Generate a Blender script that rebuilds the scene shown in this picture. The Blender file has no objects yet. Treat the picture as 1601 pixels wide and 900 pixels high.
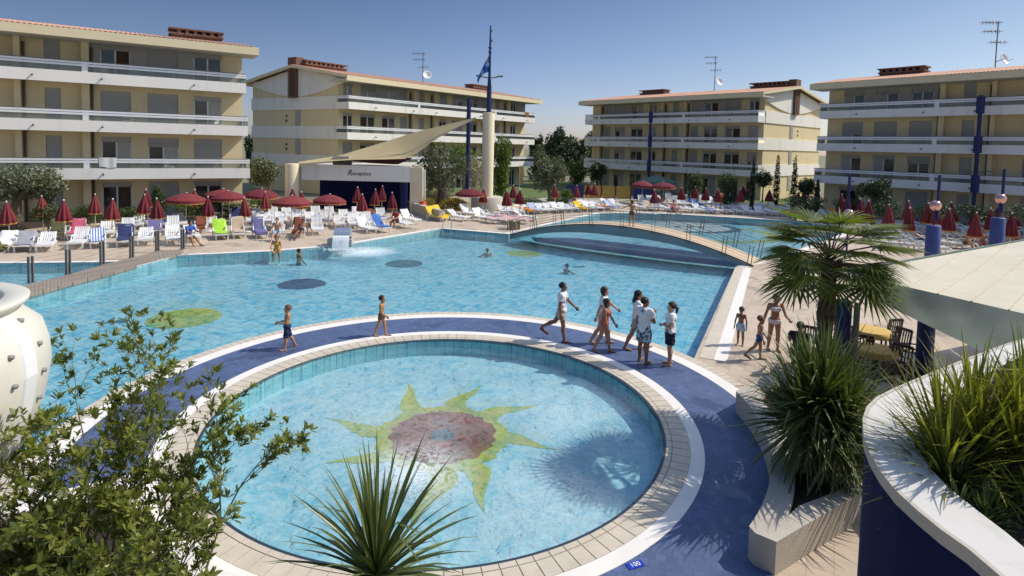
import bpy, bmesh, math, random
import numpy as np
from math import sin, cos, pi, radians, hypot, atan2, sqrt
from mathutils import Vector, Matrix
random.seed(7); rng = np.random.default_rng(7)
SC = bpy.context.scene; COL = SC.collection

# ---------------------------------------------------------------- camera
F, PIT, ROLL, CX, CY, H = 905.0, 0.0584, 0.0242, 800.5, 281.0, 5.4
fw = Vector((0, cos(PIT), -sin(PIT))); up0 = Vector((0, sin(PIT), cos(PIT))); rt0 = Vector((1, 0, 0))
rt = cos(ROLL)*rt0 + sin(ROLL)*up0; up = -sin(ROLL)*rt0 + cos(ROLL)*up0
cd = bpy.data.cameras.new('camera'); cam = bpy.data.objects.new('camera', cd); COL.objects.link(cam)
m = Matrix((rt, up, -fw)).transposed().to_4x4(); m.translation = (0, 0, H)
cam.matrix_world = m
cd.sensor_width = 36; cd.lens = F/1601*36; cd.shift_y = -(450-CY)/1601; cd.clip_end = 4000; cd.clip_start = 0.05
SC.camera = cam
def ray(x, y): return rt*((x-CX)/F) + up*(-(y-CY)/F) + fw
def G(x, y, z=0.0):
    """point of the horizontal plane at height z seen at photo pixel x, y"""
    d = ray(x, y); t = (z-H)/d.z
    return Vector((d.x*t, d.y*t, z))
def D(x, y, Y):
    """point at distance Y seen at photo pixel"""
    d = ray(x, y); t = Y/d.y
    return Vector((d.x*t, Y, H+d.z*t))

# ---------------------------------------------------------------- materials
def nt(name):
    m = bpy.data.materials.new(name); m.use_nodes = True
    t = m.node_tree; t.nodes.clear()
    return m, t, t.nodes, t.links
def N(t, kind, **kw):
    n = t.nodes.new(kind)
    for k, v in kw.items():
        if k.startswith('i_'): n.inputs[k[2:].replace('_', ' ')].default_value = v
        else: setattr(n, k, v)
    return n
def rgb(c): return (c[0], c[1], c[2], 1)
def mixc(t, fac, a, b, mode='MIX'):
    n = t.nodes.new('ShaderNodeMix'); n.data_type = 'RGBA'; n.blend_type = mode
    for s, v in ((0, fac), (6, a), (7, b)):
        if hasattr(v, 'is_output') or hasattr(v, 'links'): t.links.new(v, n.inputs[s])
        else: n.inputs[s].default_value = v if s == 0 else rgb(v)
    return n.outputs[2]
def mth(t, op, a, b=None, c=None):
    n = t.nodes.new('ShaderNodeMath'); n.operation = op
    for i, v in enumerate((a, b, c)):
        if v is None: continue
        if hasattr(v, 'links'): t.links.new(v, n.inputs[i])
        else: n.inputs[i].default_value = v
    return n.outputs[0]
def ramp(t, inp, stops):
    n = t.nodes.new('ShaderNodeValToRGB'); cr = n.color_ramp
    while len(cr.elements) < len(stops): cr.elements.new(0.5)
    for e, (p, c) in zip(cr.elements, stops): e.position = p; e.color = rgb(c) if len(c) == 3 else c
    t.links.new(inp, n.inputs[0]); return n.outputs[0]
def pos(t, scale=(1, 1, 1), rot=0.0, obj=False):
    if obj: src = t.nodes.new('ShaderNodeTexCoord').outputs['Object']
    else: src = t.nodes.new('ShaderNodeNewGeometry').outputs['Position']
    mp = t.nodes.new('ShaderNodeMapping'); mp.inputs['Scale'].default_value = scale; mp.inputs['Rotation'].default_value = (0, 0, rot)
    t.links.new(src, mp.inputs[0]); return mp.outputs[0]
def noise(t, vec, scale, detail=4, rough=0.55, dist=0.0):
    n = t.nodes.new('ShaderNodeTexNoise'); n.inputs['Scale'].default_value = scale; n.inputs['Detail'].default_value = detail
    n.inputs['Roughness'].default_value = rough; n.inputs['Distortion'].default_value = dist
    t.links.new(vec, n.inputs['Vector']); return n.outputs[0]
def principled(t, col, rough=0.6, metal=0.0, spec=0.4, normal=None):
    p = t.nodes.new('ShaderNodeBsdfPrincipled'); o = t.nodes.new('ShaderNodeOutputMaterial')
    if hasattr(col, 'links'): t.links.new(col, p.inputs['Base Color'])
    else: p.inputs['Base Color'].default_value = rgb(col)
    if hasattr(rough, 'links'): t.links.new(rough, p.inputs['Roughness'])
    else: p.inputs['Roughness'].default_value = rough
    p.inputs['Metallic'].default_value = metal; p.inputs['Specular IOR Level'].default_value = spec
    if normal is not None: t.links.new(normal, p.inputs['Normal'])
    t.links.new(p.outputs[0], o.inputs[0]); return p
def bump(t, h, strength=0.3, dist=0.02):
    b = t.nodes.new('ShaderNodeBump'); b.inputs['Strength'].default_value = strength; b.inputs['Distance'].default_value = dist
    t.links.new(h, b.inputs['Height']); return b.outputs[0]
def pm(name, col, rough=0.6, var=0.18, scale=3.0, bmp=0.0, metal=0.0, spec=0.4, fine=40.0, obj=False):
    m, t, _, _ = nt(name); v = pos(t, obj=obj)
    n1 = noise(t, v, scale, 5); n2 = noise(t, v, fine, 2)
    f = mth(t, 'ADD', mth(t, 'MULTIPLY', n1, 0.75), mth(t, 'MULTIPLY', n2, 0.25))
    lo = tuple(c*(1-var) for c in col); hi = tuple(min(1, c*(1+var)) for c in col)
    c = ramp(t, f, [(0.3, lo), (0.7, hi)])
    principled(t, c, rough, metal, spec, bump(t, n2, bmp, 0.02) if bmp else None)
    return m
def leafmat(name, a, b, rough=0.45, trans=0.35):
    m, t, _, _ = nt(name)
    g = t.nodes.new('ShaderNodeNewGeometry'); n = noise(t, g.outputs['Position'], 1.3, 3)
    f = mth(t, 'ADD', mth(t, 'MULTIPLY', g.outputs['Random Per Island'], 0.6), mth(t, 'MULTIPLY', n, 0.5))
    c = ramp(t, f, [(0.15, a), (0.5, tuple((x+y)/2 for x, y in zip(a, b))), (0.95, b)])
    p = t.nodes.new('ShaderNodeBsdfPrincipled'); t.links.new(c, p.inputs['Base Color']); p.inputs['Roughness'].default_value = rough
    p.inputs['Specular IOR Level'].default_value = 0.35
    tr = t.nodes.new('ShaderNodeBsdfTranslucent')
    c2 = mixc(t, 1.0, c, (1.3, 1.5, 0.5), 'MULTIPLY'); t.links.new(c2, tr.inputs[0])
    mx = t.nodes.new('ShaderNodeMixShader'); mx.inputs[0].default_value = trans
    o = t.nodes.new('ShaderNodeOutputMaterial')
    t.links.new(p.outputs[0], mx.inputs[1]); t.links.new(tr.outputs[0], mx.inputs[2]); t.links.new(mx.outputs[0], o.inputs[0])
    return m
def tilemat(name, col, mortar, size=(0.3, 0.3), rot=0.0, rough=0.6, var=0.12, offset=0.0, msize=0.012, spec=0.4, stain=0.12, wob=0.0, wet=0.0):
    m, t, _, _ = nt(name); v = pos(t, rot=rot)
    if wob:
        nn = t.nodes.new('ShaderNodeTexNoise'); nn.inputs['Scale'].default_value = 2.2; nn.inputs['Detail'].default_value = 2
        t.links.new(v, nn.inputs['Vector'])
        sb = t.nodes.new('ShaderNodeVectorMath'); sb.operation = 'SUBTRACT'; sb.inputs[1].default_value = (0.5, 0.5, 0.5); t.links.new(nn.outputs['Color'], sb.inputs[0])
        sm = t.nodes.new('ShaderNodeVectorMath'); sm.operation = 'SCALE'; sm.inputs[3].default_value = wob; t.links.new(sb.outputs[0], sm.inputs[0])
        ad = t.nodes.new('ShaderNodeVectorMath'); ad.operation = 'ADD'; t.links.new(v, ad.inputs[0]); t.links.new(sm.outputs[0], ad.inputs[1]); v = ad.outputs[0]
    b = t.nodes.new('ShaderNodeTexBrick'); b.offset = offset; b.squash = 1
    b.inputs['Scale'].default_value = 1; b.inputs['Brick Width'].default_value = size[0]; b.inputs['Row Height'].default_value = size[1]
    b.inputs['Mortar Size'].default_value = msize; b.inputs['Mortar Smooth'].default_value = 0.3
    b.inputs['Color1'].default_value = rgb(tuple(c*(1-var) for c in col)); b.inputs['Color2'].default_value = rgb(tuple(min(1, c*(1+var)) for c in col))
    b.inputs['Mortar'].default_value = rgb(mortar); t.links.new(v, b.inputs['Vector'])
    n = noise(t, v, 0.35, 5, 0.65); n2 = noise(t, v, 9, 3)
    f = mth(t, 'ADD', mth(t, 'MULTIPLY', n, 0.7), mth(t, 'MULTIPLY', n2, 0.3))
    k = ramp(t, f, [(0.3, (1-stain,)*3), (0.7, (1.0,)*3)])
    c = mixc(t, 1.0, b.outputs['Color'], k, 'MULTIPLY')
    if wet:
        wn = noise(t, pos(t), wet, 5, 0.6, 0.4); wf = ramp(t, wn, [(0.56, (0, 0, 0)), (0.63, (1, 1, 1))])
        c = mixc(t, mth(t, 'MULTIPLY', wf, 0.75), c, mixc(t, 1.0, c, (0.66, 0.66, 0.68), 'MULTIPLY')); rough = mth(t, 'SUBTRACT', rough, mth(t, 'MULTIPLY', wf, 0.35))
    principled(t, c, rough, 0, spec); return m

def stain_shade(name, col, amt):
    m, t, _, _ = nt(name); n1 = noise(t, pos(t, (1.6, 1.6, 0.18)), 1.0, 5, 0.6); n2 = noise(t, pos(t), 0.5, 4); n3 = noise(t, pos(t), 14.0, 2)
    f = mth(t, 'ADD', mth(t, 'ADD', mth(t, 'MULTIPLY', n1, 0.5), mth(t, 'MULTIPLY', n2, 0.35)), mth(t, 'MULTIPLY', n3, 0.15))
    principled(t, ramp(t, f, [(0.34, tuple(c*(1-amt*1.6) for c in col)), (0.46, col), (0.7, tuple(min(1, c*(1+amt*0.4)) for c in col))]), 0.9); return m
M = {}
M['deck'] = tilemat('beige_deck_tiles', (0.56, 0.455, 0.345), (0.44, 0.36, 0.28), (0.32, 0.32), 0.5, 0.75, 0.09, 0, 0.008, 0.4, 0.24, wet=0.55)
M['ground'] = pm('dry_ground', (0.20, 0.19, 0.12), 0.95, 0.35, 0.3)
M['lawn'] = pm('lawn_grass', (0.10, 0.14, 0.04), 0.95, 0.4, 0.7)
M['soil'] = pm('garden_soil', (0.045, 0.032, 0.022), 0.95, 0.5, 4, 0.6)
M['path'] = pm('grey_pavement', (0.42, 0.39, 0.35), 0.85, 0.1, 1)
M['bluetile'] = tilemat('blue_ring_tiles', (0.100, 0.145, 0.275), (0.08, 0.115, 0.22), (0.14, 0.14), 0.35, 0.6, 0.14, 0.5, 0.008, 0.4, 0.36, wet=0.9)
M['cap'] = stain_shade('shade_greyed_cap_plaster', (0.60, 0.575, 0.53), 0.16)  # palm leaf shade put into the cap's greyer, speckled colour
M['white'] = pm('white_band_tiles', (0.78, 0.74, 0.68), 0.6, 0.06, 2)
M['coping'] = pm('coping_tile', (0.55, 0.485, 0.385), 0.7, 0.12, 3)
M['grout'] = pm('coping_grout', (0.30, 0.26, 0.20), 0.9, 0.15, 5)
M['gutter'] = pm('dark_gutter_line', (0.03, 0.045, 0.07), 0.5, 0.2, 5)
M['concrete'] = pm('board_marked_concrete', (0.47, 0.43, 0.36), 0.85, 0.14, 1.6, 0.25)
M['render_y'] = stain_shade('yellow_render', (0.70, 0.585, 0.36), 0.10)
M['fascia'] = pm('cream_fascia', (0.72, 0.62, 0.41), 0.8, 0.05, 1)
M['render_w'] = stain_shade('white_render', (0.80, 0.775, 0.72), 0.12)
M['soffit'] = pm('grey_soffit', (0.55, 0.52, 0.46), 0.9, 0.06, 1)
M['alu'] = pm('grey_aluminium_panel', (0.36, 0.355, 0.34), 0.5, 0.06, 2)
M['greywall'] = pm('grey_loggia_wall', (0.40, 0.38, 0.35), 0.85, 0.05, 1)
M['frame'] = pm('white_window_frame', (0.72, 0.72, 0.72), 0.4, 0.03, 2)
M['rail'] = pm('white_steel_rail', (0.78, 0.79, 0.80), 0.4, 0.03, 2)
M['drain'] = pm('brown_drain_pipe', (0.10, 0.075, 0.055), 0.5, 0.1, 2)
M['brick'] = tilemat('chimney_brick', (0.20, 0.10, 0.065), (0.16, 0.11, 0.09), (0.25, 0.08), 0.3, 0.9, 0.3, 0.5, 0.01)
M['shadefill'] = pm('dark_shade_fill', (0.085, 0.05, 0.035), 0.9, 0.2, 4)  # dark tone standing in for shade inside recesses and openings
M['steel'] = pm('stainless_steel', (0.66, 0.66, 0.65), 0.42, 0.06, 6, metal=1.0)
M['darksteel'] = pm('dull_grey_steel', (0.16, 0.15, 0.14), 0.5, 0.1, 6)
M['bluepaint'] = pm('dark_blue_paint', (0.012, 0.02, 0.10), 0.55, 0.2, 2)
M['bluewall'] = pm('navy_wall_paint', (0.008, 0.013, 0.060), 0.8, 0.2, 1.2, spec=0.12)
M['cream'] = pm('cream_column_render', (0.72, 0.62, 0.43), 0.85, 0.05, 1)
M['plastic'] = pm('white_resin_plastic', (0.78, 0.78, 0.76), 0.45, 0.05, 3)
M['fibre'] = pm('white_fibreglass', (0.62, 0.60, 0.52), 0.38, 0.07, 1.5)
M['fibrein'] = pm('cream_fibreglass', (0.60, 0.54, 0.36), 0.5, 0.05, 2)
def canvas():
    m, t, _, _ = nt('maroon_canvas'); oi = t.nodes.new('ShaderNodeObjectInfo'); n = noise(t, pos(t, obj=True), 4, 4)
    f = mth(t, 'ADD', mth(t, 'MULTIPLY', n, 0.55), mth(t, 'MULTIPLY', oi.outputs['Random'], 0.45))
    principled(t, ramp(t, f, [(0.15, (0.10, 0.012, 0.020)), (0.5, (0.155, 0.019, 0.027)), (0.85, (0.235, 0.045, 0.042))]), 0.88); return m
M['maroon'] = canvas()
M['gold'] = pm('gold_fringe', (0.55, 0.28, 0.07), 0.8, 0.15, 6)
M['polewhite'] = pm('pale_pole', (0.70, 0.69, 0.66), 0.45, 0.04, 3)
M['bark'] = pm('grey_bark', (0.13, 0.10, 0.075), 0.95, 0.35, 7, 0.6)
M['palmbark'] = pm('fibrous_palm_bark', (0.10, 0.075, 0.05), 0.98, 0.5, 9, 0.9)
M['plank'] = tilemat('weathered_deck_planks', (0.30, 0.245, 0.20), (0.12, 0.10, 0.085), (3.0, 0.14), radians(90)+0.35, 0.85, 0.15, 0.5, 0.006)
M['bridgedeck'] = pm('pale_timber_deck', (0.56, 0.43, 0.29), 0.8, 0.12, 3)
M['bridgeside'] = pm('grey_blue_steel_beam', (0.25, 0.29, 0.29), 0.55, 0.1, 1)
M['sail'] = pm('beige_sailcloth', (0.40, 0.325, 0.175), 0.85, 0.06, 0.5)
M['canopy'] = pm('cream_canopy_cloth', (0.60, 0.545, 0.42), 0.85, 0.10, 0.5, fine=3.0)
M['seam'] = pm('canopy_seam', (0.50, 0.45, 0.35), 0.85, 0.1, 2)
M['peg'] = pm('grey_peg', (0.25, 0.25, 0.24), 0.6, 0.1, 8)
M['canopyedge'] = pm('green_grey_hem', (0.13, 0.19, 0.16), 0.8, 0.08, 2)
M['canopyshade'] = pm('shaded_green_grey_cloth', (0.135, 0.16, 0.125), 0.85, 0.16, 1.6)  # greenish cloth, darkened so the near slope's shade sits in its colour
M['wood'] = pm('dark_brown_wood', (0.055, 0.03, 0.02), 0.5, 0.3, 9)
M['yellowcloth'] = pm('yellow_tablecloth', (0.60, 0.40, 0.12), 0.85, 0.08, 3)
M['sand'] = pm('terracotta_pot', (0.55, 0.14, 0.05), 0.7, 0.15, 4)
M['wicker'] = pm('wicker_basket', (0.30, 0.19, 0.08), 0.85, 0.35, 25, 0.6)
M['ballglass'] = pm('copper_glass_ball', (0.75, 0.42, 0.36), 0.12, 0.1, 3, metal=0.9)
M['yellowtile'] = pm('yellow_mosaic', (0.47, 0.49, 0.085), 0.7, 0.25, 3, fine=22)
M['bluemos'] = pm('navy_mosaic_and_shadow', (0.012, 0.035, 0.12), 0.7, 0.3, 3, fine=22)
M['greenmos'] = pm('dark_teal_mosaic', (0.02, 0.12, 0.17), 0.7, 0.3, 3, fine=22)
M['redmos'] = pm('red_brown_mosaic', (0.26, 0.075, 0.038), 0.7, 0.4, 6, fine=25)
M['whitemos'] = pm('white_mosaic', (0.80, 0.82, 0.82), 0.7, 0.1, 3, fine=22)
def glassmat():
    m, t, _, _ = nt('dark_window_glass'); v = pos(t)
    c = ramp(t, noise(t, v, 0.8, 2), [(0.35, (0.012, 0.014, 0.017)), (0.7, (0.06, 0.065, 0.07))])
    principled(t, c, 0.08, 0, 0.7); return m
M['glass'] = glassmat()
def railglass():
    m, t, _, _ = nt('greenish_rail_glass')
    a = t.nodes.new('ShaderNodeBsdfTransparent'); a.inputs[0].default_value = (0.82, 0.86, 0.84, 1)
    g = t.nodes.new('ShaderNodeBsdfGlossy'); g.inputs['Roughness'].default_value = 0.08; g.inputs[0].default_value = (0.8, 0.85, 0.85, 1)
    d = t.nodes.new('ShaderNodeBsdfDiffuse'); d.inputs[0].default_value = (0.30, 0.32, 0.31, 1)
    f = t.nodes.new('ShaderNodeFresnel'); x = t.nodes.new('ShaderNodeMixShader'); y = t.nodes.new('ShaderNodeMixShader'); o = t.nodes.new('ShaderNodeOutputMaterial')
    x.inputs[0].default_value = 0.22; t.links.new(a.outputs[0], x.inputs[1]); t.links.new(d.outputs[0], x.inputs[2])
    t.links.new(f.outputs[0], y.inputs[0]); t.links.new(x.outputs[0], y.inputs[1]); t.links.new(g.outputs[0], y.inputs[2]); t.links.new(y.outputs[0], o.inputs[0])
    return m
M['railglass'] = railglass()
def tilesroof():
    m, t, _, _ = nt('terracotta_roof_tiles'); v = pos(t)
    n = noise(t, v, 1.2, 3); n2 = noise(t, v, 5.0, 2)
    f = mth(t, 'ADD', mth(t, 'MULTIPLY', n, 0.5), mth(t, 'MULTIPLY', n2, 0.5))
    c = ramp(t, f, [(0.3, (0.33, 0.155, 0.10)), (0.5, (0.50, 0.27, 0.18)), (0.7, (0.60, 0.38, 0.27))])
    principled(t, c, 0.85); return m
M['rooftile'] = tilesroof()
def watermat(name, tint, scale, strength, foam=None, contrast=1.4, fres=0.45, dkp=1.9):
    """clear rippled water: tinted body with caustic light painted into its tint by noise ridges, some refraction, sky reflection by Fresnel"""
    m, t, _, _ = nt(name); v = pos(t, (1.0, 1.0, 1.0))
    n1 = noise(t, v, scale, 3, 0.55, 0.6); n2 = noise(t, v, scale*3.1, 2, 0.5, 0.4); n0 = noise(t, v, scale*0.28, 2)
    h = mth(t, 'ADD', mth(t, 'ADD', mth(t, 'MULTIPLY', n1, 1.0), mth(t, 'MULTIPLY', n2, 0.28)), mth(t, 'MULTIPLY', n0, 0.8))
    b = bump(t, h, strength*0.8, 0.12)
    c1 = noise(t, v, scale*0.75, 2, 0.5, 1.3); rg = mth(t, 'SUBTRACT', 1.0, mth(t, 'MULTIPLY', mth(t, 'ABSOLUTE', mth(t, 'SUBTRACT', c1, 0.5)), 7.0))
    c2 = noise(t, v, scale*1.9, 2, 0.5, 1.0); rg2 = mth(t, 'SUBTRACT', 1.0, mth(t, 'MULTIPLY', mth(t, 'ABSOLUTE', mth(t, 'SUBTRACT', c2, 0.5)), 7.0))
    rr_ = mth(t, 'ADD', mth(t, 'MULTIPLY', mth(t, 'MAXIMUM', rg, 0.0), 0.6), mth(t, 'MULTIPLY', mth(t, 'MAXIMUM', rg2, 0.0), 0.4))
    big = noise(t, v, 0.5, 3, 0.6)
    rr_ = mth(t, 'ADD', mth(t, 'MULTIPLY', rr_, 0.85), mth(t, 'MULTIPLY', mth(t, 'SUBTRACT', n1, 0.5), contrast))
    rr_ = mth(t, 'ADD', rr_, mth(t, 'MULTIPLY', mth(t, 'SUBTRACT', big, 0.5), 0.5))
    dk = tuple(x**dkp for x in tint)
    tc = ramp(t, rr_, [(0.02, dk), (0.28, tint), (0.62, (0.97, 1.0, 1.0))])  # ramp paints caustic-like bright and dark light into the tint
    tr = t.nodes.new('ShaderNodeBsdfTransparent'); t.links.new(tc, tr.inputs[0])
    rf = t.nodes.new('ShaderNodeBsdfRefraction'); rf.inputs['IOR'].default_value = 1.33; rf.inputs['Roughness'].default_value = 0.02; t.links.new(tc, rf.inputs[0]); t.links.new(b, rf.inputs['Normal'])
    m0 = t.nodes.new('ShaderNodeMixShader'); m0.inputs[0].default_value = 0.14; t.links.new(tr.outputs[0], m0.inputs[1]); t.links.new(rf.outputs[0], m0.inputs[2])
    g = t.nodes.new('ShaderNodeBsdfGlossy'); g.inputs['Roughness'].default_value = 0.04; t.links.new(b, g.inputs['Normal'])
    f = t.nodes.new('ShaderNodeFresnel'); f.inputs['IOR'].default_value = 1.33; t.links.new(bump(t, h, strength*fres, 0.12), f.inputs['Normal'])
    mx = t.nodes.new('ShaderNodeMixShader'); t.links.new(f.outputs[0], mx.inputs[0]); t.links.new(m0.outputs[0], mx.inputs[1]); t.links.new(g.outputs[0], mx.inputs[2])
    o = t.nodes.new('ShaderNodeOutputMaterial'); last = mx.outputs[0]
    if foam:
        for (fx, fy, fr, dens, fs) in foam:
            s = t.nodes.new('ShaderNodeVectorMath'); s.operation = 'DISTANCE'; s.inputs[1].default_value = (fx, fy, -0.06)
            t.links.new(t.nodes.new('ShaderNodeNewGeometry').outputs['Position'], s.inputs[0])
            fall = mth(t, 'SUBTRACT', 1.0, mth(t, 'DIVIDE', s.outputs['Value'], fr))
            fall = mth(t, 'MAXIMUM', fall, 0.0)
            fn = noise(t, v, fs, 6, 0.68, 1.6)
            ridge = mth(t, 'SUBTRACT', 1.0, mth(t, 'MULTIPLY', mth(t, 'ABSOLUTE', mth(t, 'SUBTRACT', fn, 0.5)), 9.0))
            k = mth(t, 'MULTIPLY', mth(t, 'ADD', mth(t, 'MAXIMUM', ridge, 0.0), 0.25), mth(t, 'MULTIPLY', fall, dens))
            k = mth(t, 'MINIMUM', k, 0.85)
            df = t.nodes.new('ShaderNodeBsdfDiffuse'); df.inputs[0].default_value = (0.82, 0.88, 0.90, 1)
            mm = t.nodes.new('ShaderNodeMixShader'); t.links.new(k, mm.inputs[0]); t.links.new(last, mm.inputs[1]); t.links.new(df.outputs[0], mm.inputs[2]); last = mm.outputs[0]
    t.links.new(last, o.inputs[0]); return m
M['poolfloor'] = tilemat('aqua_pool_tiles', (0.44, 0.80, 0.93), (0.20, 0.47, 0.60), (0.36, 0.36), 0.42, 0.6, 0.05, 0, 0.014, 0.3, 0.2, wob=0.22)
M['roundfloor'] = tilemat('pale_aqua_mosaic', (0.53, 0.82, 0.90), (0.47, 0.76, 0.85), (0.06, 0.06), 0.3, 0.6, 0.10, 0, 0.006, 0.3, 0.25, wob=0.1)
M['poolwall'] = tilemat('aqua_wall_tiles', (0.36, 0.70, 0.76), (0.2, 0.46, 0.54), (0.25, 0.25), 0.0, 0.6, 0.06, 0, 0.012)

# ---------------------------------------------------------------- mesh building
class MB:
    def __init__(s): s.v = []; s.f = []; s.m = []
    def quad(s, a, b, c, d, mi=0):
        i = len(s.v); s.v += [tuple(a), tuple(b), tuple(c), tuple(d)]; s.f.append((i, i+1, i+2, i+3)); s.m.append(mi); return s
    def poly(s, pts, mi=0):
        i = len(s.v); s.v += [tuple(p) for p in pts]; s.f.append(tuple(range(i, i+len(pts)))); s.m.append(mi); return s
    def box(s, c, size, rot=0.0, mi=0, ax=None):
        """box centred at c; ax = three axis vectors or rotation about z"""
        if ax is None: ax = (Vector((cos(rot), sin(rot), 0)), Vector((-sin(rot), cos(rot), 0)), Vector((0, 0, 1)))
        c = Vector(c); hx, hy, hz = (ax[i]*(size[i]/2) for i in range(3)); i = len(s.v)
        for sx in (-1, 1):
            for sy in (-1, 1):
                for sz in (-1, 1): s.v.append(tuple(c+hx*sx+hy*sy+hz*sz))
        for q in ((0, 1, 3, 2), (4, 6, 7, 5), (0, 4, 5, 1), (2, 3, 7, 6), (0, 2, 6, 4), (1, 5, 7, 3)):
            s.f.append(tuple(i+k for k in q)); s.m.append(mi)
        return s
    def bar(s, a, b, w, h=None, mi=0):
        a = Vector(a); b = Vector(b); d = (b-a); L = d.length
        if L < 1e-6: return s
        d /= L; u = d.cross(Vector((0, 0, 1)))
        if u.length < 1e-3: u = Vector((1, 0, 0))
        u.normalize(); w2 = u.cross(d)
        return s.box((a+b)/2, (L, w, h or w), mi=mi, ax=(d, u, w2))
    def tube(s, path, r, n=8, mi=0, cap=True):
        path = [Vector(p) for p in path]; k = len(path)
        rs = r if isinstance(r, (list, tuple)) else [r]*k
        i0 = len(s.v)
        for j, p in enumerate(path):
            d = (path[min(j+1, k-1)]-path[max(j-1, 0)]).normalized()
            u = d.cross(Vector((0, 0, 1)))
            if u.length < 0.05: u = d.cross(Vector((0, 1, 0)))
            u.normalize(); w = d.cross(u)
            for a in range(n): s.v.append(tuple(p+(u*cos(2*pi*a/n)+w*sin(2*pi*a/n))*rs[j]))
        for j in range(k-1):
            for a in range(n):
                q = i0+j*n
                s.f.append((q+a, q+(a+1) % n, q+n+(a+1) % n, q+n+a)); s.m.append(mi)
        if cap:
            s.f.append(tuple(i0+a for a in range(n))[::-1]); s.m.append(mi)
            s.f.append(tuple(i0+(k-1)*n+a for a in range(n))); s.m.append(mi)
        return s
    def lathe(s, prof, c=(0, 0, 0), n=24, mi=0, fold=None, cap=False):
        i0 = len(s.v); k = len(prof)
        for (r, z) in prof:
            for a in range(n):
                rr = r*(fold(a, n, z) if fold else 1); t = 2*pi*a/n
                s.v.append((c[0]+rr*cos(t), c[1]+rr*sin(t), c[2]+z))
        for j in range(k-1):
            for a in range(n):
                q = i0+j*n; s.f.append((q+a, q+(a+1) % n, q+n+(a+1) % n, q+n+a)); s.m.append(mi)
        if cap:
            s.f.append(tuple(i0+a for a in range(n))[::-1]); s.m.append(mi); s.f.append(tuple(i0+(k-1)*n+a for a in range(n))); s.m.append(mi)
        return s
    def ball(s, c, r, n=12, mi=0, sq=(1, 1, 1)):
        i0 = len(s.v); h = n//2
        for j in range(h+1):
            p = pi*j/h
            for a in range(n):
                t = 2*pi*a/n; s.v.append((c[0]+r*sq[0]*sin(p)*cos(t), c[1]+r*sq[1]*sin(p)*sin(t), c[2]+r*sq[2]*cos(p)))
        for j in range(h):
            for a in range(n):
                q = i0+j*n; s.f.append((q+a, q+n+a, q+n+(a+1) % n, q+(a+1) % n)); s.m.append(mi)
        return s
    def prism(s, pts, z0, z1, mi=0, top=None, closed=True):
        n = len(pts); i = len(s.v)
        s.v += [(p[0], p[1], z0) for p in pts]+[(p[0], p[1], z1) for p in pts]
        for a in range(n):
            b = (a+1) % n; s.f.append((i+a, i+b, i+n+b, i+n+a)); s.m.append(mi)
        s.f.append(tuple(i+n+a for a in range(n))); s.m.append(mi if top is None else top)
        s.f.append(tuple(i+a for a in range(n))[::-1]); s.m.append(mi)
        return s
    def mesh(s, name, mats, smooth=False):
        me = bpy.data.meshes.new(name); me.from_pydata(s.v, [], s.f)
        for mm in (mats if isinstance(mats, (list, tuple)) else [mats]): me.materials.append(mm)
        if any(s.m): me.polygons.foreach_set('material_index', s.m)
        if smooth: me.polygons.foreach_set('use_smooth', [True]*len(s.f))
        me.update(); return me
    def build(s, name, mats, parent=None, smooth=False, loc=(0, 0, 0), rz=0.0, recenter=False):
        if recenter and s.v:
            a = np.array(s.v); c = (float((a[:, 0].min()+a[:, 0].max())/2), float((a[:, 1].min()+a[:, 1].max())/2), float(a[:, 2].min()))
            s.v = [tuple(x) for x in (a-np.array(c))]; loc = tuple(Vector(loc)+Vector(c))
        return link(name, s.mesh(name, mats, smooth), parent, loc, rz)
def link(name, me, parent=None, loc=(0, 0, 0), rz=0.0):
    o = bpy.data.objects.new(name, me); COL.objects.link(o); o.location = loc; o.rotation_euler = (0, 0, rz)
    if parent is not None: o.parent = parent
    return o
def empty(name, loc=(0, 0, 0), rz=0.0): return link(name, None, None, loc, rz)
def T(o, label, cat, group=None, kind=None):
    o['label'] = label; o['category'] = cat
    if group: o['group'] = group
    if kind: o['kind'] = kind
    return o
def ST(o): o['kind'] = 'structure'; return o
def copytree(o, loc, rz, label=None, group=None, scale=None):
    r = o.copy(); COL.objects.link(r); r.location = loc; r.rotation_euler = (0, 0, rz)
    if scale: r.scale = (scale,)*3
    for ch in list(o.children):
        c = ch.copy(); COL.objects.link(c); c.parent = r
        for g in list(ch.children):
            d = g.copy(); COL.objects.link(d); d.parent = c
    if label: r['label'] = label
    if group: r['group'] = group
    return r
def sheet(name, outer, holes, z, mat, parent=None):
    """flat sheet with holes"""
    bm = bmesh.new(); es = []
    for loop in [outer]+list(holes):
        vs = [bm.verts.new((p[0], p[1], z)) for p in loop]
        for a in range(len(vs)): es.append(bm.edges.new((vs[a], vs[(a+1) % len(vs)])))
    bmesh.ops.triangle_fill(bm, edges=es, use_beauty=True, normal=(0, 0, 1))
    bmesh.ops.recalc_face_normals(bm, faces=bm.faces[:])
    if bm.faces and sum(f.normal.z for f in bm.faces) < 0: bmesh.ops.reverse_faces(bm, faces=bm.faces[:])
    me = bpy.data.meshes.new(name); bm.to_mesh(me); bm.free(); me.materials.append(mat)
    return link(name, me, parent)
def arc(c, r, a0, a1, n): return [(c[0]+r*cos(a0+(a1-a0)*i/n), c[1]+r*sin(a0+(a1-a0)*i/n)) for i in range(n+1)]
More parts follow.
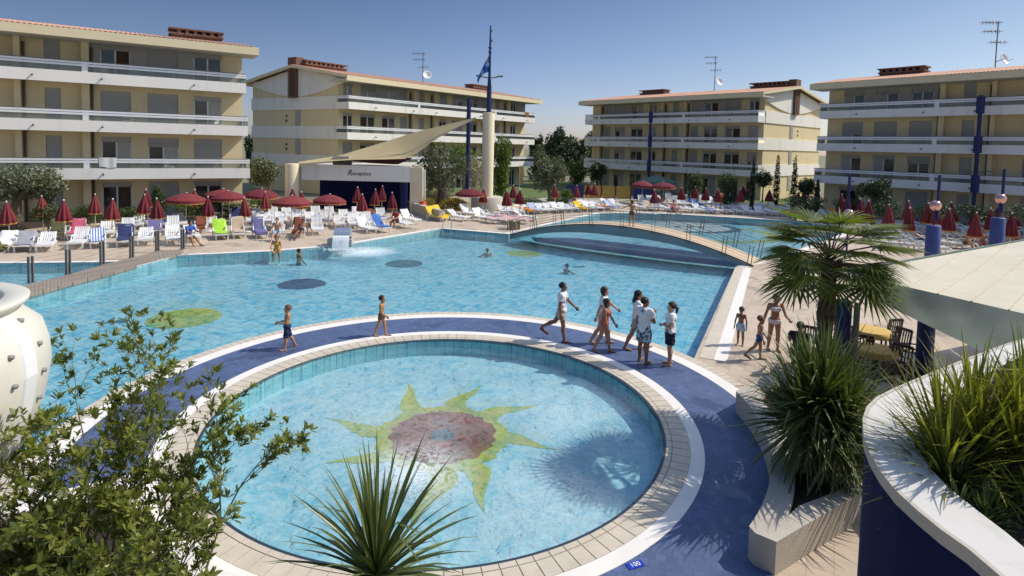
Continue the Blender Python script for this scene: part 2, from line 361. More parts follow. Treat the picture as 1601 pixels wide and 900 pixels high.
def ring(name, c, r0, r1, z0, z1, mat, n=160, a0=0.0, a1=2*pi, parent=None, gapmat=None):
    mb = MB()
    for i in range(n):
        t0 = a0+(a1-a0)*i/n; t1 = a0+(a1-a0)*(i+1)/n
        p = lambda r, t, z: (c[0]+r*cos(t), c[1]+r*sin(t), z)
        mb.quad(p(r0, t0, z1), p(r1, t0, z1), p(r1, t1, z1), p(r0, t1, z1))
        if z0 < z1-0.006:
            mb.quad(p(r0, t0, z0), p(r0, t0, z1), p(r0, t1, z1), p(r0, t1, z0)); mb.quad(p(r1, t0, z0), p(r1, t1, z0), p(r1, t1, z1), p(r1, t0, z1))
    return mb.build(name, mat, parent)

# ---------------------------------------------------------------- light and sky
SUN_AZ, SUN_EL = radians(11.5), radians(45.5)
sd = Vector((cos(SUN_EL)*cos(SUN_AZ), cos(SUN_EL)*sin(SUN_AZ), sin(SUN_EL)))
sl = bpy.data.lights.new('sun', 'SUN'); sl.energy = 4.2; sl.angle = radians(0.53); sl.color = (1.0, 0.93, 0.82)
so = bpy.data.objects.new('sun', sl); COL.objects.link(so); so.rotation_euler = sd.to_track_quat('Z', 'Y').to_euler(); so.location = (30, 0, 60)
w = bpy.data.worlds.new('World'); SC.world = w; w.use_nodes = True; wt = w.node_tree; wt.nodes.clear()
sk = wt.nodes.new('ShaderNodeTexSky'); sk.sky_type = 'NISHITA'; sk.sun_disc = False; sk.sun_elevation = SUN_EL; sk.sun_rotation = pi/2-SUN_AZ
sk.air_density = 1.0; sk.dust_density = 0.7; sk.ozone_density = 1.0; sk.altitude = 0
bg = wt.nodes.new('ShaderNodeBackground'); bg.inputs['Strength'].default_value = 0.23
wo = wt.nodes.new('ShaderNodeOutputWorld'); _g = wt.nodes.new('ShaderNodeTexCoord'); _x = wt.nodes.new('ShaderNodeSeparateXYZ'); wt.links.new(_g.outputs['Generated'], _x.inputs[0])
_t = ramp(wt, _x.outputs[2], [(0.0, (.70, .70, .92)), (0.10, (.58, .61, .78)), (0.27, (.43, .49, .60)), (0.8, (1.65, 1.65, 1.70))])  # unseen zenith brightened beyond the horizon as added fill for shaded facades
_s = ramp(wt, mth(wt, 'MULTIPLY_ADD', _x.outputs[0], 0.5, 0.5), [(0.0, (.42,)*3), (0.17, (.44, .44, .45)), (0.5, (.66, .65, .66)), (0.83, (.78, .73, .63)), (1.0, (.78, .73, .62))])
wt.links.new(mixc(wt, 1.0, mixc(wt, 1.0, sk.outputs[0], _t, 'MULTIPLY'), _s, 'MULTIPLY'), bg.inputs[0]); wt.links.new(bg.outputs[0], wo.inputs[0])
SC.view_settings.view_transform = 'Standard'; SC.view_settings.look = 'None'; SC.view_settings.exposure = 0
SC.cycles.use_denoising = True
SC.cycles.max_bounces = 8; SC.cycles.transparent_max_bounces = 16; SC.cycles.caustics_reflective = False; SC.cycles.caustics_refractive = False
# ---------------------------------------------------------------- ground, pools and decks
C = (-1.33, 11.39); R1, RC, R2, R3, R4, R5 = 4.35, 4.83, 5.07, 6.42, 6.75, 7.02
def px(*pts): return [tuple(G(x, y))[:2] for x, y in pts]
aR = atan2(G(1093, 559).y-C[1], G(1093, 559).x-C[0]); aL = radians(196)
boardlow = px((286, 397), (204, 419), (61, 457), (-60, 489))
farside = px((252, 405), (420, 393), (494, 387), (520, 385), (566, 378), (690, 357.5))
pool_tail = px((690, 357.5), (795, 366), (906, 340), (938, 333.5), (996, 333), (1060, 335), (1120, 338.5), (1190, 342.5), (1240, 346.5), (1285, 351), (1312, 357), (1316, 365), (1290, 376), (1240, 392), (1195, 404), (1150, 417), (1093, 559))
ringarc = arc(C, R5, aR, aL, 70)
leftend = [(-12.5, 9.5), (-14.5, 12.0)]
main_pool = boardlow[::-1]+px((268, 400))+farside[1:]+pool_tail[1:-1]+ringarc+leftend
circ = arc(C, R1, 0, 2*pi, 160)[:-1]
left_pool = px((-190, 413), (0, 411.5), (150, 410), (181, 409), (160, 416), (107, 431), (48, 446), (-60, 476))+[(-19.5, 18.0)]
BIG = 1500
ST(sheet('ground', [(-BIG, -60), (BIG, -60), (BIG, BIG), (-BIG, BIG)], [main_pool, circ, left_pool], -0.012, M['ground']))
deckedge = px((-250, 374), (0, 362), (90, 353), (200, 344.5), (330, 340), (470, 335), (600, 326), (640, 328))+[(-8.5, 44), (-6, 49), (0, 51.5), (6, 55), (14, 60), (26, 57), (29, 50), (40, 38), (60, 25), (60, -20), (-60, -20), (-60, 16)]
ST(sheet('pool_deck', deckedge, [main_pool, circ, left_pool], 0.0, M['deck']))
def basin(name, loop, z0, z1, wallmat, floormat, gut=None):
    mb = MB(); n = len(loop)
    for i in range(n):
        a = loop[i]; b = loop[(i+1) % n]; mb.quad((*a, z0), (*b, z0), (*b, z1), (*a, z1))
    ST(mb.build(name+'_wall', wallmat)); ST(sheet(name+'_floor', loop, [], z0, floormat))
basin('main_pool', main_pool, -0.55, 0.004, M['poolwall'], M['poolfloor'])
basin('round_pool', circ, -0.42, 0.004, M['poolwall'], M['roundfloor'])
basin('left_pool', left_pool, -0.45, 0.004, M['poolwall'], M['poolfloor'])
M['water1'] = watermat('main_pool_water', (0.79, 0.94, 0.98), 2.6, 0.7, contrast=2.9, fres=0.25, dkp=3.6, foam=[(G(572, 391).x, G(572, 391).y, 1.7, 1.0, 3.0)])
fo = G(652, 735, -0.06); fd = G(690, 665, -0.06)
M['water2'] = watermat('round_pool_water', (0.82, 0.94, 0.975), 2.7, 0.55, contrast=2.0, fres=0.30, dkp=2.5, foam=[(fo.x, fo.y, 1.2, 0.72, 3.4), (fd.x, fd.y, 1.45, 0.2, 3.6), (G(880, 640).x, G(880, 640).y, 2.0, 0.22, 4.5), (G(850, 790).x, G(850, 790).y, 1.6, 0.22, 4.5), (G(560, 640).x, G(560, 640).y, 2.4, 0.18, 4.5)])
ST(sheet('main_pool_water', main_pool, [], -0.06, M['water1']))
ST(sheet('round_pool_water', circ, [], -0.06, M['water2']))
ST(sheet('left_pool_water', left_pool, [], -0.07, M['water1']))
# strips along the free pool edges
def offset(line, d):
    out = []
    for i, p in enumerate(line):
        a = Vector(line[max(i-1, 0)]); b = Vector(line[min(i+1, len(line)-1)]); p = Vector(p)
        if 0 < i < len(line)-1:
            t1 = (p-a).normalized(); t2 = (b-p).normalized(); n1 = Vector((-t1.y, t1.x)); n2 = Vector((-t2.y, t2.x)); nn = (n1+n2)
            nn = nn/max(0.35, nn.length_squared/2) if nn.length > 1e-3 else n1
        else:
            t1 = (b-a).normalized(); nn = Vector((-t1.y, t1.x))
        out.append(tuple(p+nn*d))
    return out
def strip(name, line, d0, d1, z0, z1, mat):
    a = offset(line, d0); b = offset(line, d1); mb = MB()
    for i in range(len(line)-1):
        mb.quad((*a[i], z1), (*a[i+1], z1), (*b[i+1], z1), (*b[i], z1))
        mb.quad((*a[i], z0), (*a[i+1], z0), (*a[i+1], z1), (*a[i], z1)); mb.quad((*b[i], z0), (*b[i], z1), (*b[i+1], z1), (*b[i+1], z0))
    for i in (0, -1): mb.quad((*a[i], z0), (*b[i], z0), (*b[i], z1), (*a[i], z1))
    return ST(mb.build(name, mat))
edge1 = px((286, 397), (268, 400))+farside[1:]
edge_far = pool_tail[:-1][0:16]
edge_r = pool_tail[-2:]
for i, (ln, cw, ww) in enumerate(((edge1, 0.0, 0.34), (edge_far, 0.10, 0.42), (edge_r, 0.36, 0.68))):
    if cw: strip('pool_coping', ln, 0.0, cw, -0.05, 0.014, M['coping'])
    strip('pool_edge_band', ln, cw, ww, -0.05, 0.018, M['white'])
strip('pool_edge_band', px((-190, 413), (0, 411.5), (150, 410), (181, 409)), 0.0, 0.3, -0.05, 0.016, M['white'])
strip('pool_edge_band', px((-60, 489), (61, 457), (204, 419), (286, 397)), 0.0, 0.22, -0.05, 0.022, M['white'])
# the ring walkway round the round pool
A0, A1 = radians(-80), radians(212)
ST(ring('round_pool_gutter', C, R1, R1+0.05, -0.05, 0.006, M['gutter']))
ST(ring('round_pool_coping_bed', C, R1+0.05, RC, -0.05, 0.008, M['grout']))
mb = MB(); nt_ = 118
for i in range(nt_):
    t0 = 2*pi*(i+0.03)/nt_; t1 = 2*pi*(i+0.97)/nt_
    for r0, r1 in ((R1+0.06, R1+0.155), (R1+0.17, RC-0.004)):
        p = [(C[0]+r*cos(t), C[1]+r*sin(t)) for r, t in ((r0, t0), (r1, t0), (r1, t1), (r0, t1))]; mb.prism(p, -0.02, 0.018)
ST(mb.build('round_pool_coping', M['coping']))
ST(ring('inner_ring_band', C, RC, R2, -0.05, 0.016, M['white']))
ST(ring('ring_walkway', C, R2, R3, -0.05, 0.010, M['bluetile'], 140, A0, A1))
ST(ring('outer_ring_band', C, R3, R4, -0.05, 0.016, M['white'], 110, radians(4), A1))
ST(ring('outer_ring_coping_bed', C, R4, R5, -0.05, 0.010, M['grout'], 110, radians(14), A1))
mb = MB(); nt_ = 120
for i in range(nt_):
    t0 = radians(14)+(A1-radians(14))*(i+0.03)/nt_; t1 = radians(14)+(A1-radians(14))*(i+0.97)/nt_
    p = [(C[0]+r*cos(t), C[1]+r*sin(t)) for r, t in ((R4, t0), (R5, t0), (R5, t1), (R4, t1))]; mb.prism(p, -0.03, 0.015)
ST(mb.build('outer_ring_coping', M['coping']))
ST(ring('outer_tile_strip', C, R5, R5+1.3, -0.05, 0.008, M['coping'], 12, radians(197), A1))
# mosaics on the pool floors
def blob(cx, cy, rx, ry, z, n=72, rot=0, jag=0.03):
    return [(cx+cos(rot)*rx*cos(t)*q-sin(rot)*ry*sin(t)*q, cy+sin(rot)*rx*cos(t)*q+cos(rot)*ry*sin(t)*q, z) for t, q in ((2*pi*i/n, 1+random.uniform(-jag, jag)) for i in range(n))]
ZF = -0.55
def mosaic(name, x, y, r, mat, jag=0.05):
    g = G(x, y, ZF); ST(MB().poly(blob(g.x, g.y, r, r, ZF+0.006, jag=jag)).build(name, mat))
mosaic('yellow_spot_mosaic', 289, 497, 1.12, M['yellowtile']); mosaic('navy_spot_mosaic', 472, 444, 0.95, M['bluemos']); mosaic('teal_spot_mosaic', 632, 412, 0.92, M['greenmos']); mosaic('yellow_spot_mosaic', 820, 396, 1.0, M['yellowtile'])
for x, y in ((184, 503), (996, 380), (905, 417)):
    g = G(x, y, ZF); ST(MB().box((g.x, g.y, ZF+0.01), (0.62, 0.28, 0.012), 0.3).build('pool_floor_grate', M['greenmos']))
ZR = -0.42
g0 = G(692, 681, ZR); sun_c = (g0.x, g0.y); rs = 1.05
# curved flame rays
rays = []
tips = [(505, 653), (636, 597), (753, 600), (848, 630), (876, 703), (762, 808), (640, 830), (500, 727)]
mb = MB()
def raypoly(ax, tip, wid, bend):
    a = Vector(sun_c)+Vector((cos(ax), sin(ax)))*rs*0.9; tp = Vector(tip); d = (tp-a); n = Vector((-d.y, d.x)).normalized()
    L = []; Rr = []; ns = 22
    for i in range(ns+1):
        s = i/ns; c = a+d*s+n*bend*(sin(pi*s)+0.55*sin(2*pi*s))*d.length
        ww = wid*(0.92*max(0.0, 1-s*1.12)**1.25+0.15*sin(pi*min(1, s*1.02))*(s > 0.1))*(1 if s < 0.98 else 0.2)
        L.append(c+n*ww*(1+random.uniform(-.12, .12))); Rr.append(c-n*ww*(1+random.uniform(-.12, .12)))
    for i in range(ns): mb.quad((*Rr[i], ZR+0.006), (*Rr[i+1], ZR+0.006), (*L[i+1], ZR+0.006), (*L[i], ZR+0.006))
for i, (x, y) in enumerate(tips):
    tp = G(x, y, ZR); ax = atan2(tp.y-sun_c[1], tp.x-sun_c[0])
    raypoly(ax, (tp.x, tp.y), 0.33, 0.11)
ST(mb.build('sun_ray_mosaic', M['yellowtile']))
ST(MB().poly(blob(*sun_c, rs*1.24, rs*1.24, ZR+0.010, jag=0.05)).build('sun_rim_mosaic', M['yellowtile']))
ST(MB().poly(blob(*sun_c, rs, rs, ZR+0.014, jag=0.05)).build('sun_disc_mosaic', M['redmos']))
ST(MB().poly(blob(sun_c[0], sun_c[1], 0.24, 0.24, ZR+0.018, jag=0.08)).build('sun_core_mosaic', M['greenmos']))
g_ = [G(x, y, ZF) for x, y in ((830, 371), (905, 372), (1010, 384), (1155, 402), (1152, 418), (1060, 408), (950, 394), (838, 378))]; ST(MB().poly([(p.x, p.y, ZF+0.005) for p in g_]).build('navy_bridge_shadow', M['bluemos']))  # navy band painted on the floor to deepen the footbridge's shadow
# fish figure on the far pool floor
g = G(1078, 355, ZF); ST(MB().poly(blob(g.x, g.y, 3.9, 3.0, ZF+0.006)).build('navy_figure_mosaic', M['bluemos'])); ST(MB().poly(blob(g.x-0.2, g.y+0.2, 3.4, 2.6, ZF+0.010)).build('white_figure_mosaic', M['whitemos']))
for dx in (-.9, .1, .9): ST(MB().poly(blob(g.x+dx, g.y+0.1, 0.30, 0.4, ZF+0.014, 24)).build('figure_mark_mosaic', M['redmos'] if dx else M['bluemos']))
mb = MB(); cg = G(1110, 364, ZF)
for i in range(30):
    t0 = -2.2+2.9*i/30; t1 = -2.2+2.9*(i+1)/30; q = lambda r, t: (cg.x+r*1.0*cos(t), cg.y+r*0.9*sin(t), ZF+0.008)
    mb.quad(q(4.0, t0), q(4.9, t0), q(4.9, t1), q(4.0, t1))
ST(mb.build('yellow_arc_mosaic', M['yellowtile']))
mb = MB(); gs = [G(980, 348, ZF), G(1050, 345, ZF), G(1180, 372, ZF), G(1100, 372, ZF)]
# gardens beyond the deck
ST(sheet('garden_bed', px((-300, 376), (0, 362), (90, 353), (200, 344.5), (330, 340), (470, 335), (470, 322), (380, 326), (200, 333), (0, 345), (-300, 356)), [], 0.02, M['soil']))
ST(sheet('lawn', [tuple(D(800, 300, 1))[:2] if 0 else (-1.0, 53.5), (16.0, 66.0), (14, 92), (-4, 88), (-16, 62), (-9.5, 52)], [], 0.004, M['lawn']))
ST(sheet('lawn', [(27, 55.5), (20, 66), (36, 74), (36, 58)], [], 0.004, M['lawn']))
ST(sheet('garden_path', px((792, 326), (1000, 312), (1000, 306), (900, 306), (792, 314)), [], 0.012, M['path']))

# ---------------------------------------------------------------- boardwalk
up_e = px((284, 391), (246, 394.5), (206, 404.5), (160, 416), (107, 431), (48, 446), (-60, 476)); lo_e = px((287, 397), (250, 406.5), (206, 418.5), (160, 431), (107, 445), (48, 461), (-60, 489))
mb = MB()
for i in range(len(up_e)-1):
    a, b = Vector(up_e[i]), Vector(up_e[i+1]); c, d = Vector(lo_e[i]), Vector(lo_e[i+1]); n = max(2, int((b-a).length/0.15))
    for k in range(n):
        s0, s1 = k/n, (k+0.93)/n; q = [a.lerp(b, s0), a.lerp(b, s1), c.lerp(d, s1), c.lerp(d, s0)]
        mb.prism([tuple(p) for p in q], -0.1, 0.06+random.uniform(-.003, .003))
o = mb.build('boardwalk', M['plank'], recenter=True); T(o, 'weathered timber boardwalk between the main pool and the small pool at left', 'boardwalk')
root = empty('cable_railing', (*up_e[3], 0.06)); T(root, 'steel cable railing with double posts along the timber boardwalk', 'railing')
rp = [G(x, y) for x, y in ((285.7, 391), (246, 394), (206, 404.5), (160, 415.5), (107, 431), (48.5, 444.5))]
bd = (rp[-1]-rp[0]).normalized()
for p in rp:
    mb = MB()
    for s in (-0.07, 0.07): mb.box((p.x+bd.x*s, p.y+bd.y*s, 0.06+0.48), (0.035, 0.10, 0.96), atan2(bd.y, bd.x))
    mb.box((p.x, p.y, 0.07), (0.26, 0.16, 0.015), atan2(bd.y, bd.x))
    o = mb.build('post', M['darksteel'], root); o.matrix_parent_inverse = Matrix.Translation(-root.location)
mb = MB(); ext = [rp[0]]+rp[1:]+[rp[-1]+bd*6]
for k in range(5):
    mb.tube([(p.x, p.y, 0.22+0.17*k) for p in ext], 0.006, 4)
o = mb.build('cable', M['darksteel'], root); o.matrix_parent_inverse = Matrix.Translation(-root.location)

# ---------------------------------------------------------------- arched footbridge
bl, br = G(797, 368), G(1178, 417); bdir = (br-bl); BL = bdir.length; bdir.normalize(); bn = Vector((-bdir.y, bdir.x, 0))
if bn.y < 0: bn = -bn
arch_pts = [(796, 367), (837, 356), (895, 352), (938, 352.5), (981, 356), (1024, 364.6), (1073, 377.5), (1125, 393), (1178, 417)]
def on_bridge(x, y):
    d = ray(x, y); o = Vector((0, 0, H)); nn = bn; t = (bl-o).dot(nn)/d.dot(nn); p = o+d*t; return ((p-bl).dot(bdir)/BL, p.z)
prof = [on_bridge(*p) for p in arch_pts]; hmax = max(z for s, z in prof)
def az(s): return 0.03+max(0.0, hmax*(1-(2*s-1)**2)) if 0 <= s <= 1 else 0.03
def bp(s, v, z): p = bl+bdir*(BL*s)+bn*v; return (p.x, p.y, z)
root = empty('arched_footbridge', tuple((bl+br)/2)); T(root, 'low arched footbridge with timber deck crossing the narrow neck of the pool', 'bridge')
inv = Matrix.Translation(-root.location)
W_ = 2.1; n = 150; mb = MB()
for i in range(n):
    s0, s1 = i/n, (i+0.95)/n
    mb.quad(bp(s0, 0.05, az(s0)), bp(s1, 0.05, az(s1)), bp(s1, W_-0.05, az(s1)), bp(s0, W_-0.05, az(s0)))
o = mb.build('deck', M['bridgedeck'], root); o.matrix_parent_inverse = inv
def th(s): return 0.16+0.26*sin(pi*s)**0.5*(1-abs(2*s-1))+0.1
for v0, v1 in ((0.0, 0.12), (W_-0.12, W_)):
    mb = MB()
    for i in range(60):
        s0, s1 = i/60, (i+1)/60; a0, a1 = az(s0)-0.012, az(s1)-0.012; b0, b1 = a0-th(s0), a1-th(s1)
        for v, fl in ((v0, 0), (v1, 1)):
            mb.quad(bp(s0, v, b0), bp(s1, v, b1), bp(s1, v, a1), bp(s0, v, a0))
        mb.quad(bp(s0, v0, a0), bp(s1, v0, a1), bp(s1, v1, a1), bp(s0, v1, a0)); mb.quad(bp(s0, v0, b0), bp(s0, v1, b0), bp(s1, v1, b1), bp(s1, v0, b1))
    o = mb.build('beam', M['bridgeside'], root); o.matrix_parent_inverse = inv
mb = MB()
for i in range(60):
    s0, s1 = i/60, (i+1)/60; mb.quad(bp(s0, 0.12, az(s0)-0.1), bp(s1, 0.12, az(s1)-0.1), bp(s1, W_-0.12, az(s1)-0.1), bp(s0, W_-0.12, az(s0)-0.1))
o = mb.build('underside', M['bridgeside'], root); o.matrix_parent_inverse = inv
mb = MB()
for i in range(60):
    s0, s1 = i/60, (i+1)/60; mb.bar(bp(s0, 0.0, az(s0)+0.015), bp(s1, 0.0, az(s1)+0.015), 0.05, 0.05)
o = mb.build('edge_strip', M['drain'], root); o.matrix_parent_inverse = inv
for v, sgn in ((-0.03, -1), (W_+0.03, 1)):
    ss = [0.015, 0.135, 0.265, 0.39, 0.52, 0.645, 0.775, 0.90, 0.985]
    tops = []
    for s in ss:
        mb = MB()
        for ds in (-0.006, 0.006):
            a = bp(s+ds, v, az(s)-0.1); b = bp(s+ds+(0.5-s)*-0.02, v+sgn*0.12, az(s)+0.88); mb.bar(a, b, 0.02, 0.04)
        o = mb.build('post', M['darksteel'], root); o.matrix_parent_inverse = inv
    mb = MB()
    for k in range(6):
        z = 0.12+0.148*k; mb.tube([bp(s, v+sgn*0.12*z, az(s)+z) for s in np.linspace(0.015, 0.985, 28)], 0.007 if k < 5 else 0.011, 4)
    o = mb.build('cable', M['darksteel'], root); o.matrix_parent_inverse = inv

# ---------------------------------------------------------------- concrete planter and blue planter at right
def arcpts(r, a0, a1, n): return arc(C, r, radians(a0), radians(a1), n)
RW = 6.08
po = arcpts(RW, 3, -43, 24)
P1, P2, P3, P4 = G(1181, 833, .45), G(1214, 847, .45), G(1352, 766, .45), G(1440, 728, .45)
po[-1] = (P1.x, P1.y)
outer = po+[(P2.x, P2.y), (P3.x, P3.y), (P4.x, P4.y), tuple(G(1440, 610, .45))[:2], tuple(G(1330, 585, .45))[:2], tuple(G(1195, 588, .45))[:2]]
pi_ = arcpts(RW+0.34, 0, -36, 18)
Q1, Q2 = G(1250, 790, .45), G(1350, 752, .45)
inner = pi_+[(Q1.x, Q1.y), (Q2.x, Q2.y), tuple(G(1400, 730, .45))[:2], tuple(G(1405, 622, .45))[:2], tuple(G(1320, 597, .45))[:2], tuple(G(1215, 598, .45))[:2]]
def walled(name, outer, inner, h, soilz, wallm, topm, soilname, label, cat, topproud=0.0):
    mb = MB(); n = len(outer)
    for i in range(n):
        a, b = outer[i], outer[(i+1) % n]; mb.quad((*a, -0.05), (*b, -0.05), (*b, h), (*a, h))
    k = len(inner)
    for i in range(k):
        a, b = inner[i], inner[(i+1) % k]; mb.quad((*a, h), (*b, h), (*b, soilz-0.1), (*a, soilz-0.1))
    o = mb.build(name, wallm); T(o, label, cat)
    t = sheet('wall_top', outer, [inner], h, topm, o)
    s = sheet('soil', inner, [], soilz, M['soil'], o)
    return o
walled('concrete_planter', outer, inner, 0.45, 0.36, M['concrete'], M['concrete'], 'soil', 'curved concrete planter wall along the right side of the blue walkway', 'planter')
HB = 3.3
bo = [(1440, 797), (1407, 767), (1383, 737), (1367, 710), (1357, 683), (1355, 655), (1361, 637), (1376, 622), (1402, 609), (1447, 590), (1513, 563), (1575, 539), (1640, 520)]
bo = [tuple(G(x, y, HB))[:2] for x, y in bo][::-1]
bo_near = [tuple(G(x, y, HB))[:2] for x, y in ((1477, 827), (1520, 857), (1567, 897), (1625, 950))]
bouter = bo+bo_near
bi = [(1700, 525), (1620, 545), (1560, 575), (1500, 608), (1455, 640), (1436, 668), (1434, 690), (1441, 712), (1453, 730), (1483, 762), (1527, 797), (1573, 832), (1660, 905)]
binner = [tuple(G(x, y, HB))[:2] for x, y in bi]
farr = [(8.0, 3.7), (8.0, 6.8)]
bouter = bouter+[(4.6, 1.7), (7.4, 2.5)]+farr
binner = binner+[(5.2, 2.3), (7.1, 3.0), (7.7, 4.0), (7.5, 6.3)]
bp_o = walled('blue_planter', bouter, binner, HB, 3.10, M['bluewall'], M['cap'], 'soil', 'tall navy blue curved planter with a white cap in the right foreground', 'planter')
# thin cap edge
mb = MB(); nb = len(bouter)
cen = Vector((5.3, 4.0))
ofs = offset(bouter+[bouter[0]], 0.03 if 1 else 0)
for i in range(nb-4):
    a, b = Vector(bouter[i]), Vector(bouter[i+1]); 
    oa = a+(a-cen).normalized()*0.03; ob = b+(b-cen).normalized()*0.03
    mb.quad((*oa, HB-0.08), (*ob, HB-0.08), (*ob, HB+0.004), (*oa, HB+0.004)); mb.quad((*a, HB+0.004), (*b, HB+0.004), (*ob, HB+0.004), (*oa, HB+0.004))
o = mb.build('cap_edge', M['concrete'], bp_o)
# planter bed at bottom left
pb_o = [(C[0]+r*cos(radians(a)), C[1]+r*sin(radians(a))) for r, a in [(5.12, x) for x in range(284, 211, -4)]]+[(C[0]+7.6*cos(radians(212)), C[1]+7.6*sin(radians(212))), (-9.5, 4.5), (-4, 1.8), (1.5, 3.0)]
pb_i = [(C[0]+r*cos(radians(a)), C[1]+r*sin(radians(a))) for r, a in [(5.40, x) for x in range(281, 214, -4)]]+[(C[0]+7.4*cos(radians(214)), C[1]+7.4*sin(radians(214))), (-9.1, 4.8), (-4, 2.2), (1.1, 3.3)]
walled('bed_kerb', pb_o, pb_i, 0.22, 0.16, M['white'], M['white'], 'soil', 'white kerbed planting bed under the leafy shrubs at bottom left', 'planter')
# depth plate
g = G(993, 884.5); root = empty('depth_plate', (g.x, g.y, 0.0125), radians(62-40)); T(root, 'small blue plate reading 100 set in the blue walkway at bottom', 'depth marker')
MB().box((0, 0, 0.004), (0.235, 0.115, 0.006)).build('plate', pm('bright_blue_plate', (0.01, 0.04, 0.42), 0.4, 0.1, 5), root)
def text(name, s, size, mat, parent, loc, rot, shear=0.0, ext=0.002):
    cu = bpy.data.curves.new(name, 'FONT'); cu.body = s; cu.size = size; cu.align_x = 'CENTER'; cu.align_y = 'CENTER'; cu.shear = shear; cu.extrude = ext; cu.offset = 0.012*size
    tmp = bpy.data.objects.new('tmp', cu); COL.objects.link(tmp); dg = bpy.context.evaluated_depsgraph_get(); me = bpy.data.meshes.new_from_object(tmp.evaluated_get(dg)); bpy.data.objects.remove(tmp)
    me.materials.clear(); me.materials.append(mat); o = link(name, me, parent); o.location = loc; o.rotation_euler = rot; return o
text('digits', '100', 0.10, M['frame'], root, (0, 0, 0.009), (0, 0, 0))
